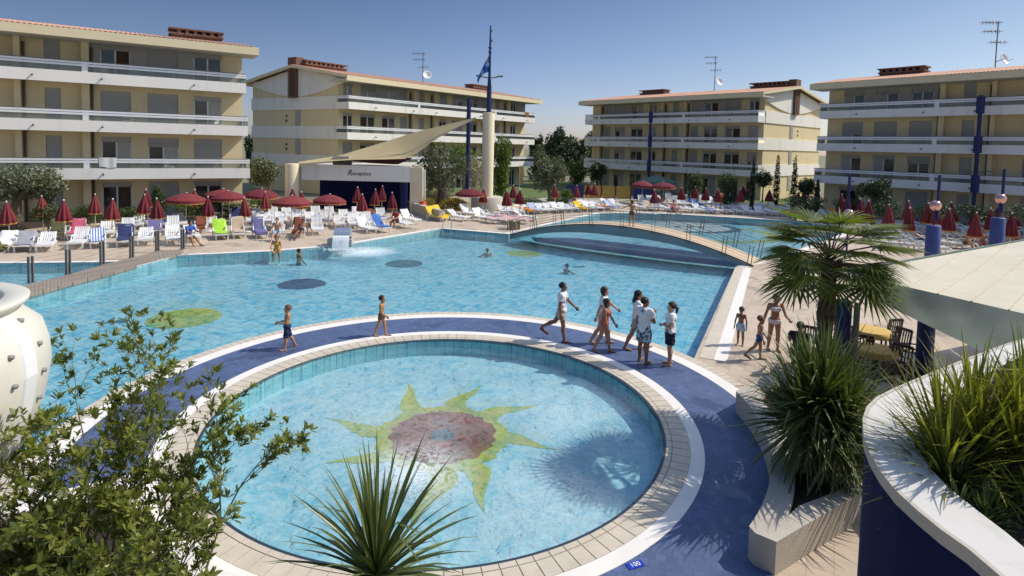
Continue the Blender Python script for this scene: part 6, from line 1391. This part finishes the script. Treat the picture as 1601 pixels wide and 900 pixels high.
def person(label, loc, rz, h, po, skin, hair, hairstyle, clothes, female=False, child=False, vox=0.013, fine=True, z=None, extra=()):
    """facing local +x; legs/arms listed left (+y) then right (-y)"""
    hs = 1.22 if child else 1.0; wd = 0.93 if female else (0.86 if child else 1.0)
    J = {}; sp = po['lean']; P0 = np.array([0, 0, 0.515*h]); sd_ = np.array([sin(sp), 0, cos(sp)]); tw = po['twist']
    lat = np.array([-sin(tw), cos(tw), 0]); fwd = np.array([cos(tw), sin(tw), 0])*cos(sp)+np.array([0, 0, -sin(sp)])
    ch = P0+sd_*0.20*h; nb = P0+sd_*0.292*h; hd = nb+np.array([sin(sp+po['head'][0])*0.5, 0, 0])*0.09*h+np.array([0, 0, 1])*0.090*h*(0.5+0.5*hs)
    legs = []; arms = []; low = 9
    for i, sgn in ((0, 1), (1, -1)):
        a, kn, ab = po['legs'][i]; hip = P0+np.array([0, sgn*0.052*h*wd, -0.005*h]); fd = np.array([sin(a)*cos(ab), sgn*sin(ab), -cos(a)*cos(ab)]); knee = hip+fd*0.235*h
        b = a-kn; fd2 = np.array([sin(b)*cos(ab*0.5), sgn*sin(ab*0.5), -cos(b)*cos(ab*0.5)]); ank = knee+fd2*0.228*h; f = po['foot'][i]; fdir = np.array([cos(f), sgn*0.12, -sin(f)]); heel = ank+np.array([-0.018*h*cos(f)-0.03*h*sin(f)*0, 0, -0.030*h]); toe = heel+fdir*0.125*h
        legs.append((hip, knee, ank, heel, toe, fd, fd2)); low = min(low, heel[2]-0.018*h, toe[2]-0.012*h)
        sa, sb, el, fb = po['arms'][i]; shd = nb-sd_*0.022*h+lat*sgn*0.105*h*wd; ua = np.array([sin(sa)*cos(sb), sgn*sin(sb), -cos(sa)*cos(sb)]); elb = shd+ua*0.172*h; fa = np.array([sin(sa+el)*cos(fb), sgn*sin(fb), -cos(sa+el)*cos(fb)]); wr = elb+fa*0.148*h
        arms.append((shd, elb, wr, ua, fa))
    off = np.array([0, 0, -low if z is None else 0.0])
    T3 = lambda p: p+off
    P0, ch, nb, hd = map(T3, (P0, ch, nb, hd)); legs = [tuple(T3(x) for x in l[:5])+l[5:] for l in legs]; arms = [tuple(T3(x) for x in a[:3])+a[3:] for a in arms]
    allp = np.array([P0, nb, hd]+[x for l in legs for x in l[:5]]+[x for a in arms for x in a[:3]]+[a[2]+a[4]*0.11*h for a in arms]); lo = allp.min(0)-0.22*h*0.6; hi = allp.max(0)+0.16*h; lo[2] = allp[:, 2].min()-0.06
    S = Sdf(lo, hi, vox); k = 0.03*h/1.7
    Rw = np.stack([np.array([cos(tw), sin(tw), 0]), np.array([-sin(tw), cos(tw), 0]), np.array([0, 0, 1])], 1); Rs = np.array([[cos(sp), 0, sin(sp)], [0, 1, 0], [-sin(sp), 0, cos(sp)]])@Rw
    def torso(S, e=0.0, chest=True, pelv=True):
        if pelv: S.ell(P0+sd_*0.012*h, (0.068*h+e, 0.094*h*(1.05 if female else 0.98)*(.95 if child else 1)+e, 0.075*h+e), k, Rs)
        S.ell(P0+sd_*0.105*h, (0.056*h+e, (0.072 if female else 0.080)*h*wd+e, 0.085*h+e), k, Rs)
        if chest:
            S.ell(ch+sd_*0.015*h, (0.065*h+e, 0.096*h*wd+e, 0.090*h+e), k, Rs); S.cap(arms[0][0]*0.88+nb*0.12-sd_*0.01*h, arms[1][0]*0.88+nb*0.12-sd_*0.01*h, 0.030*h+e, None, k)
            if female:
                for s in (1, -1): S.ell(ch+fwd*0.047*h+lat*s*0.040*h+sd_*0.012*h, (0.033*h+e, 0.036*h+e, 0.034*h+e), k*0.7)
    torso(S)
    S.cap(nb-sd_*0.015*h, hd-np.array([0, 0, 0.03*h]), 0.032*h*(0.85 if female or child else 1), 0.029*h, k)
    hw = po['head'][1]; hf = np.array([cos(hw), sin(hw), 0]); hl = np.array([-sin(hw), cos(hw), 0]); hz = np.array([0, 0, 1]); Rh = np.stack([hf, hl, hz], 1); q = h*hs
    S.ell(hd+hz*0.012*q, (0.056*q, 0.045*q, 0.052*q), 0.01, Rh); S.ell(hd+hf*0.016*q-hz*0.026*q, (0.040*q, 0.035*q, 0.042*q), 0.015, Rh); S.cap(hd+hf*0.055*q+hz*0.004*q, hd+hf*0.064*q-hz*0.012*q, 0.006*q, 0.009*q, 0.006); S.cap(hd+hf*0.046*q-hz*0.054*q, hd+hf*0.04*q-hz*0.05*q, 0.012*q, None, 0.012)
    for s in (1, -1): S.ell(hd+hl*s*0.045*q-hz*0.006*q-hf*0.004*q, (0.012*q, 0.006*q, 0.017*q), 0.004, Rh)
    for (hip, knee, ank, heel, toe, fd, fd2) in legs:
        S.cap(hip, knee, 0.052*h*(1.03 if female else 1)*(.92 if child else 1), 0.033*h, k); back = -np.array([cos(0), 0, 0])*0.010*h; mid = knee+(ank-knee)*0.32+back; S.cap(knee, mid, 0.032*h, 0.034*h, k*0.7).cap(mid, ank, 0.034*h, 0.020*h, k*0.7)
        S.cap(ank, heel, 0.022*h, 0.021*h, 0.012).cap(heel, heel+(toe-heel)*0.65, 0.021*h, 0.021*h, 0.015).cap(heel+(toe-heel)*0.6, toe, 0.021*h, 0.013*h, 0.012)
    hands = []
    for i, (shd, elb, wr, ua, fa) in enumerate(arms):
        S.cap(shd, shd+ua*0.05*h, 0.034*h*wd, 0.030*h*wd, k).cap(shd, elb, 0.030*h*wd, 0.023*h*wd, k*0.7); m_ = elb+(wr-elb)*0.3; S.cap(elb, m_, 0.023*h*wd, 0.024*h*wd, k*0.5).cap(m_, wr, 0.024*h*wd, 0.0155*h*wd, k*0.5)
        sgn = 1 if i == 0 else -1; f = fa; thumbdir = np.cross(f, np.array([0, sgn*1.0, 0.001])); thumbdir = np.array([1.0, 0, 0.2])-f*(np.array([1.0, 0, 0.2])@f); thumbdir /= np.linalg.norm(thumbdir)+1e-9
        pn = np.cross(f, thumbdir)*sgn; u = 0.108*h/0.19   # palm normal (towards the body)
        H_ = Sdf(np.minimum(wr, wr+f*0.13*h)-0.07*h, np.maximum(wr, wr+f*0.13*h)+0.07*h, 0.0055*h/1.7) if fine else S
        for w_ in (-1, -.33, .33, 1): H_.cap(wr+f*0.005*h, wr+f*0.048*h+thumbdir*w_*0.0165*h, 0.0115*h, 0.0095*h, 0.008)
        if fine: H_.cap(wr-f*0.03*h, wr+f*0.01*h, 0.0155*h, 0.0135*h, 0.01)
        for w_, ln in ((1, 0.040), (.33, 0.046), (-.33, 0.043), (-1, 0.034)):
            b0 = wr+f*0.048*h+thumbdir*w_*0.0175*h; d1 = f*0.92-pn*0.3; d1 /= np.linalg.norm(d1); d2 = f*0.6-pn*0.75; d2 /= np.linalg.norm(d2); b1_ = b0+d1*ln*0.52*h; b2_ = b1_+d2*ln*0.48*h; H_.cap(b0, b1_, 0.0056*h, 0.0052*h, 0.002).cap(b1_, b2_, 0.0052*h, 0.0043*h, 0.002)
        t0 = wr+f*0.014*h+thumbdir*0.016*h; t1 = t0+(f*0.55+thumbdir*0.75)*0.026*h; t2 = t1+(f*0.9+thumbdir*0.2-pn*0.2)*0.022*h; H_.cap(t0, t1, 0.0075*h, 0.0065*h, 0.004).cap(t1, t2, 0.0065*h, 0.005*h, 0.003)
        if fine: hands.append(H_.mesh())
    me = np_mesh('person', [S.mesh()]+hands, SK[skin]); loc = Vector(loc); o = link('person', me, None, (loc.x, loc.y, loc.z if z is None else loc.z+z), rz); T(o, label, 'person')
    # hair
    Hh = Sdf(hd-0.20*q-np.array([0.1, 0, 0.22*h if hairstyle in ('long', 'pony') else 0.0]), hd+0.14*q, vox*0.8)
    fat = 1.0 if hairstyle == 'short' else 1.10; Hh.ell(hd+hz*0.019*q-hf*0.007*q, (0.063*q*fat, 0.054*q*fat, 0.058*q*fat), 0.0, Rh); Hh.cut(hd+hf*0.030*q+hz*0.022*q, hf*0.9-hz*0.75); Hh.cut(hd-hz*(0.02 if hairstyle != 'bob' else 0.07)*q, -hz-hf*0.0)
    if hairstyle == 'bob': Hh.ell(hd-hf*0.022*q-hz*0.015*q, (0.044*q, 0.052*q, 0.062*q), 0.02, Rh)
    if hairstyle == 'long': Hh.cap(hd-hf*0.035*q-hz*0.01*q, hd-hf*0.055*q-hz*0.09*q, 0.040*q, 0.042*q, 0.02).cap(hd-hf*0.055*q-hz*0.09*q, hd-hf*0.065*q-hz*0.17*q, 0.042*q, 0.022*q, 0.02)
    if hairstyle == 'pony': Hh.cap(hd-hf*0.055*q+hz*0.015*q, hd-hf*0.085*q-hz*0.02*q, 0.018*q, 0.024*q, 0.01).cap(hd-hf*0.085*q-hz*0.02*q, hd-hf*0.075*q-hz*0.10*q, 0.024*q, 0.012*q, 0.01)
    if hairstyle == 'bun': Hh.ell(hd-hf*0.05*q+hz*0.055*q, (0.022*q,)*3, 0.01)
    Vh, Fh = Hh.mesh()
    if len(Vh): dv = Vh-hd; dv /= np.linalg.norm(dv, axis=1, keepdims=True)+1e-6; Vh = Vh+dv*(0.0045*(np.sin(Vh[:, 0]*130+Vh[:, 2]*90)+np.sin(Vh[:, 1]*150-Vh[:, 2]*60)))[:, None]
    hm = np_mesh('hair', [(Vh, Fh)], HR[hair])
    if hm: link('hair', hm, o)
    if fine:
        for s in (1, -1):
            p = hd+hf*0.0505*q+hl*s*0.017*q+hz*0.004*q; MB().ball(tuple(p), 0.0062*q, 8).build('eye', M['eye'], o, True)
        MB().ball(tuple(hd+hf*0.0535*q-hz*0.031*q), 0.010*q, 8, sq=(0.45, 1.3, 0.45)).build('mouth', M['lips'], o, True)
    # clothes
    for kind, mt, *rest in clothes:
        S = Sdf(lo, hi, vox); nm = kind
        if kind == 'shirt':
            e = 0.011*h/1.0*1.0; torso(S, 0.010*h, True, True)
            for (shd, elb, wr, ua, fa) in arms: S.cap(shd, elb, 0.041*h*wd, 0.036*h*wd, k*0.6, flat=0.58)
            S.cut(P0+sd_*(rest[0] if rest else -0.03)*h, -sd_); S.cut(nb+sd_*0.012*h, sd_)
        elif kind in ('shorts', 'trunks'):
            fr = rest[0] if rest else 0.6; torso(S, 0.007*h, False, True); g_ = 0.064 if kind == 'shorts' else 0.058
            for l in legs: S.cap(l[0], l[1], g_*h*(.93 if child else 1), (g_-0.006)*h*(.93 if child else 1), k*0.5, flat=fr)
            S.cut(P0+sd_*0.062*h, sd_)
        elif kind == 'skirt':
            torso(S, 0.008*h, False, True)
            m0 = (legs[0][0]+legs[1][0])/2; m1 = (legs[0][1]+legs[1][1])/2; m1 = m0+(m1-m0)*0.85
            for w_ in (-.8, 0, .8): S.cap(m0+lat*w_*0.045*h, m1+lat*w_*0.055*h, 0.064*h, 0.066*h, k, flat=0.86)
            S.cut(P0+sd_*0.065*h, sd_)
        elif kind == 'briefs':
            torso(S, 0.006*h, False, True)
            for l in legs: S.cap(l[0], l[1], 0.058*h, 0.05*h, k, flat=0.12)
            S.cut(P0+sd_*0.03*h, sd_)
        elif kind == 'swimsuit':
            torso(S, 0.006*h, True, True); S.cut(nb-sd_*0.055*h, sd_*1.0-fwd*0.25)
            for l in legs: S.cap(l[0], l[1], 0.055*h, 0.05*h, k, flat=0.06)
        elif kind == 'bikini_top':
            torso(S, 0.006*h, True, False); S.cut(ch+sd_*0.045*h, sd_); S.cut(ch-sd_*0.025*h, -sd_)
        elif kind == 'sandals':
            for l in legs: S.cap(l[3]-np.array([0.01*h, 0, 0.016*h]), l[4]-np.array([-0.005*h, 0, 0.010*h]), 0.022*h, 0.020*h, 0.0)
            S.cut(legs[0][3]-np.array([0, 0, 0.012*h]), (0, 0, 1)) if 0 else None
        Vc, Fc_ = S.mesh()
        if len(Vc):
            cc_ = Vc.mean(0); dr = Vc-cc_; dr[:, 2] *= 0.2; dr /= np.linalg.norm(dr, axis=1, keepdims=True)+1e-6; an = np.arctan2(dr[:, 1], dr[:, 0])
            amp = 0.006 if kind in ('shirt', 'shorts', 'skirt') else 0.001
            Vc = Vc+dr*(amp*(1.15+np.sin(an*7+Vc[:, 2]*23)+0.8*np.sin(Vc[:, 2]*47+an*3)))[:, None]
        cm = np_mesh(nm, [(Vc, Fc_)], CL[mt])
        if cm: link(nm, cm, o)
    return o
# the chest print and the back print are small flat meshes on the shirts
def shirt_mark(o, x, y, zc, w_, h_, nx, mat, name='shirt_print', rows=5):
    mb = MB(); r_ = random.Random(3)
    for i in range(rows):
        for j in range(3):
            if r_.random() < 0.85: mb.box((x, y-w_/2+w_*(j+0.5)/3, zc-h_/2+h_*(i+0.5)/rows), (0.006, w_/3*r_.uniform(.5, .95), h_/rows*0.7))
    return mb.build(name, mat, o)
WALK_R = ((0.30, 0.10, 0.04), (-0.42, 0.55, 0.04))
g = G(877, 533); p1 = person('man in white t-shirt and beige shorts walking to the right', g, radians(-12), 1.72, pose(lean=0.02, legs=((-0.50, 0.62, 0.04), (0.16, 0.05, 0.04)), arms=((0.55, 0.15, 0.25, 0.1), (-0.12, 0.14, 0.22, 0.1)), foot=(0.75, 0.05), head=(0.05, -0.1)), 'dark', 'black', 'short', [('shirt', 'tee', -0.04), ('shorts', 'beige', 0.55), ('sandals', 'flop')])
shirt_mark(p1, 0.132, -0.02, 1.22, 0.09, 0.26, 0, CL['navysh'])
g = G(941, 538); person('woman in white t-shirt with arms swung wide behind the girl in coral', g, radians(-8), 1.66, pose(lean=0.05, legs=((0.25, 0.1, 0.04), (-0.25, 0.3, 0.04)), arms=((0.75, 0.25, 0.1, 0.15), (-0.45, 0.3, 0.1, 0.25)), foot=(0.0, 0.35), head=(0.1, 0)), 'fair', 'brown', 'bob', [('shirt', 'tee', 0.0), ('shorts', 'beige', 0.35)], True)
g = G(944, 551); person('girl in coral swimsuit with dark bobbed hair walking beside the woman', g, radians(-25), 1.50, pose(lean=0.08, legs=((0.25, 0.12, 0.03), (-0.25, 0.22, 0.03)), arms=((0.30, 0.18, 0.25, 0.1), (0.15, 0.12, 0.2, 0.1)), foot=(0, 0.3), head=(0.15, 0.1)), 'tan', 'brown', 'bob', [('swimsuit', 'red')], True)
g = G(994, 547); person('woman with long dark hair in white t-shirt striding to the right', g, radians(-6), 1.69, pose(lean=0.04, legs=((0.40, 0.14, 0.03), (-0.34, 0.10, 0.03)), arms=((0.5, 0.1, 1.0, 0.0), (0.0, 0.12, 0.12, 0.1)), foot=(-0.1, 0.25), head=(0.05, -0.1)), 'tan', 'black', 'long', [('shirt', 'tee', -0.02), ('shorts', 'print', 0.6)], True)
g = G(1005, 567); p5 = person('man in white t-shirt and blue floral shorts with his back to the camera', g, radians(42), 1.74, pose(lean=0.0, legs=((0.05, 0.05, 0.04), (-0.02, 0.04, 0.05)), arms=((0.10, 0.12, 1.35, -0.85), (0.30, 0.15, 1.55, -0.6)), head=(0.08, -0.6)), 'dark', 'black', 'short', [('shirt', 'tee', -0.05), ('shorts', 'floral', 0.80)])
shirt_mark(p5, -0.128, 0.0, 1.36, 0.10, 0.07, 0, CL['navysh'], rows=2)
g = G(1046, 571); person('woman with ponytail in white top and dark skirt standing with arms crossed', g, radians(170), 1.66, pose(lean=-0.02, legs=((0.03, 0.03, 0.03), (-0.03, 0.03, 0.03)), arms=((0.12, 0.10, 1.42, -1.0), (0.22, 0.10, 1.5, -1.0)), head=(0.05, 0.2)), 'fair', 'brown', 'pony', [('shirt', 'tee', 0.0), ('skirt', 'navy')], True)
g = G(449, 546); person('boy in navy board shorts walking on the blue walkway at left', g, radians(-150), 1.18, pose(lean=-0.03, legs=((0.18, 0.10, 0.08), (-0.28, 0.22, 0.08)), arms=((0.25, 0.15, 1.25, -0.5), (0.2, 0.2, 1.3, -0.35)), foot=(0, 0.3), head=(0.0, 0.1)), 'gold', 'light', 'short', [('shorts', 'navysh', 0.95)], child=True)
g = G(596, 526); person('boy in dark trunks walking right along the walkway edge', g, radians(-8), 1.18, pose(lean=0.04, legs=((0.28, 0.16, 0.04), (-0.25, 0.14, 0.04)), arms=((-0.15, 0.15, 0.35, 0.1), (0.15, 0.12, 0.8, 0.0)), foot=(-0.05, 0.2)), 'gold', 'brown', 'short', [('trunks', 'brownt', 0.35), ('sandals', 'flop')], child=True)
g = G(1157, 539); person('small boy in pale blue shorts standing by the right pool edge', g, radians(-125), 1.09, pose(legs=((0.04, 0.05, 0.06), (-0.04, 0.05, 0.06)), arms=((0.0, 0.28, 0.3, 0.05), (-0.05, 0.28, 0.35, 0.05))), 'dark', 'black', 'short', [('shorts', 'lblue', 0.6)], child=True)
g = G(1186, 563); person('boy in blue trunks stepping right beside the woman in bikini', g, radians(-20), 1.19, pose(lean=0.03, legs=((0.12, 0.08, 0.04), (-0.45, 0.35, 0.04)), arms=((0.2, 0.1, 0.5, 0.05), (0.05, 0.12, 0.3, 0.05)), foot=(0, 0.5)), 'tan', 'light', 'short', [('trunks', 'blue', 0.4), ('sandals', 'flop')], child=True)
g = G(1209, 548); person('woman in white bikini with tied up hair reaching toward the boy', g, radians(-95), 1.62, pose(legs=((0.05, 0.06, 0.05), (-0.08, 0.1, 0.05)), arms=((0.45, 0.25, 0.9, 0.0), (0.35, 0.45, 0.2, 0.4)), head=(0.1, -0.2)), 'tan', 'light', 'bun', [('bikini_top', 'bikini'), ('briefs', 'bikini')], True)
# bathers farther off (coarser)
SIT = ((1.5, 1.45, 0.12), (1.45, 1.4, 0.12))
g = D(1252, 500, 13.9); person('dark haired person in black shirt seated behind the big yucca', (g.x, g.y, 0), radians(60), 1.7, pose(lean=0.1, legs=SIT, arms=((0.6, 0.2, 0.8, 0), (0.6, 0.2, 0.8, 0))), 'tan', 'black', 'short', [('shirt', 'dark', -0.04), ('shorts', 'navy', 0.6)], vox=0.018, fine=False, z=-0.36)
s_b = ((G(985, 358)-bl).dot(bdir))/BL
dB = ray(987, 357); tB = (bl+bn*0.7-Vector((0, 0, H))).dot(bn)/dB.dot(bn); gB = Vector((0, 0, H))+dB*tB
sB = (gB-bl).dot(bdir)/BL
person('boy crossing the footbridge with both arms stretched out', (gB.x, gB.y, az(sB)+0.01), radians(70), 1.42, pose(legs=((0.22, 0.1, 0.12), (-0.22, 0.12, 0.12)), arms=((0.1, 1.15, 0.1, 1.1), (-0.2, 0.35, 0.3, 0.3)), lean=0.06), 'gold', 'brown', 'short', [('trunks', 'brownt', 0.4)], vox=0.018, fine=False, child=True)
g = G(432, 394); person('bather in yellow swimwear seated on the far edge of the main pool', (g.x, g.y+0.1, 0), radians(-75), 1.7, pose(lean=0.35, legs=SIT, arms=((0.7, 0.25, 0.5, -0.2), (0.7, 0.25, 0.5, -0.2))), 'gold', 'light', 'bob', [('swimsuit', 'yellow')], True, vox=0.018, fine=False, z=-0.80)
g = G(467, 398, -0.06); person('dark haired man standing chest deep by the far pool edge', (g.x, g.y, 0), radians(40), 1.75, pose(arms=((0.2, 0.4, 0.4, 0.2), (0.3, 0.4, 0.4, 0.2))), 'tan', 'black', 'short', [('trunks', 'navy', 0.5)], vox=0.018, fine=False, z=-1.46)
for x, y, l, rz in ((763, 388, 'swimmer with head above water near the far pool corner', 2.0), (884, 412, 'dark haired swimmer in the middle of the main pool', 0.6)):
    g = G(x, y, -0.06); person(l, (g.x, g.y, 0), rz, 1.6, pose(arms=((0.9, 0.5, 0.3, 0.4), (0.9, 0.5, 0.3, 0.4)), lean=0.2), 'tan', 'black', 'short', [('trunks', 'navy', 0.5)], vox=0.018, fine=False, z=-1.62)
g = G(294, 371, 0.4); person('man in blue shirt sitting sideways on a lounger in the front left row', (g.x, g.y, 0), radians(-20), 1.75, pose(lean=0.25, legs=((1.35, 0.6, 0.1), (1.4, 1.0, 0.1)), arms=((0.7, 0.2, 0.8, -0.2), (0.7, 0.2, 0.8, -0.2))), 'tan', 'black', 'short', [('shirt', 'bluetee', -0.04), ('shorts', 'beige', 0.6)], vox=0.018, fine=False, z=-0.42)
g = G(433, 364, 0.4); person('bare chested person sitting up on a lounger behind the pool edge bather', (g.x, g.y, 0), radians(-80), 1.7, pose(lean=0.0, legs=((1.3, 0.5, 0.1), (1.3, 0.5, 0.1)), arms=((0.4, 0.3, 1.2, 0.2), (0.3, 0.2, 0.8, 0.0))), 'fair', 'brown', 'short', [('shorts', 'lblue', 0.6)], vox=0.018, fine=False, z=-0.42)
g = G(620, 346, 0.4); person('person in red shirt sitting among the loungers left of the low wall', (g.x, g.y, 0), radians(-120), 1.7, pose(lean=0.1, legs=SIT, arms=((0.6, 0.2, 0.8, 0), (0.6, 0.2, 0.8, 0))), 'tan', 'brown', 'short', [('shirt', 'redtee', -0.04), ('shorts', 'navy', 0.6)], vox=0.02, fine=False, z=-0.42)
g = G(471, 361, 0.4); person('sunbather leaning back on the brown towel left of the waterfall', (g.x, g.y, 0), radians(-85), 1.68, pose(lean=-0.9, legs=((1.5, 0.1, 0.1), (1.45, 0.2, 0.1)), arms=((0.2, 0.3, 0.5, 0.2), (0.2, 0.3, 0.5, 0.2)), head=(0.5, 0)), 'dark', 'black', 'short', [('trunks', 'navy', 0.4)], vox=0.02, fine=False, z=-0.42)
# sunbathers lying on the right hand loungers
for i, (x, y, l) in enumerate(((1510, 381, 'sunbather sitting up on a lounger between the two blue cylinders, left one'), (1536, 382, 'sunbather sitting up on a lounger between the two blue cylinders, right one'), (1326, 352, 'sunbather sitting up on a lounger behind the palm crown'), (1052, 327, 'sunbather sitting on a lounger of the front row beyond the far pool'), (1592, 376, 'sunbather sitting at the right edge beside the farther blue cylinder'))):
    g = G(x, y, 0.4); person(l, (g.x, g.y, 0), radians((-70, -120, 200, -60, 150)[i]), 1.7, pose(lean=(0.3, -0.3, 0.2, 0.1, 0.1)[i], legs=((1.45, 0.5, 0.12), (1.5, 0.9, 0.12)), arms=((0.7, 0.3, 0.5, 0), (0.6, 0.3, 0.5, 0))), ('gold', 'tan', 'tan', 'gold', 'fair')[i], ('light', 'brown', 'black', 'brown', 'brown')[i], 'short', [('trunks', ('brownt', 'red', 'navy', 'blue', 'red')[i], 0.4)], vox=0.024, fine=False, z=-0.42)
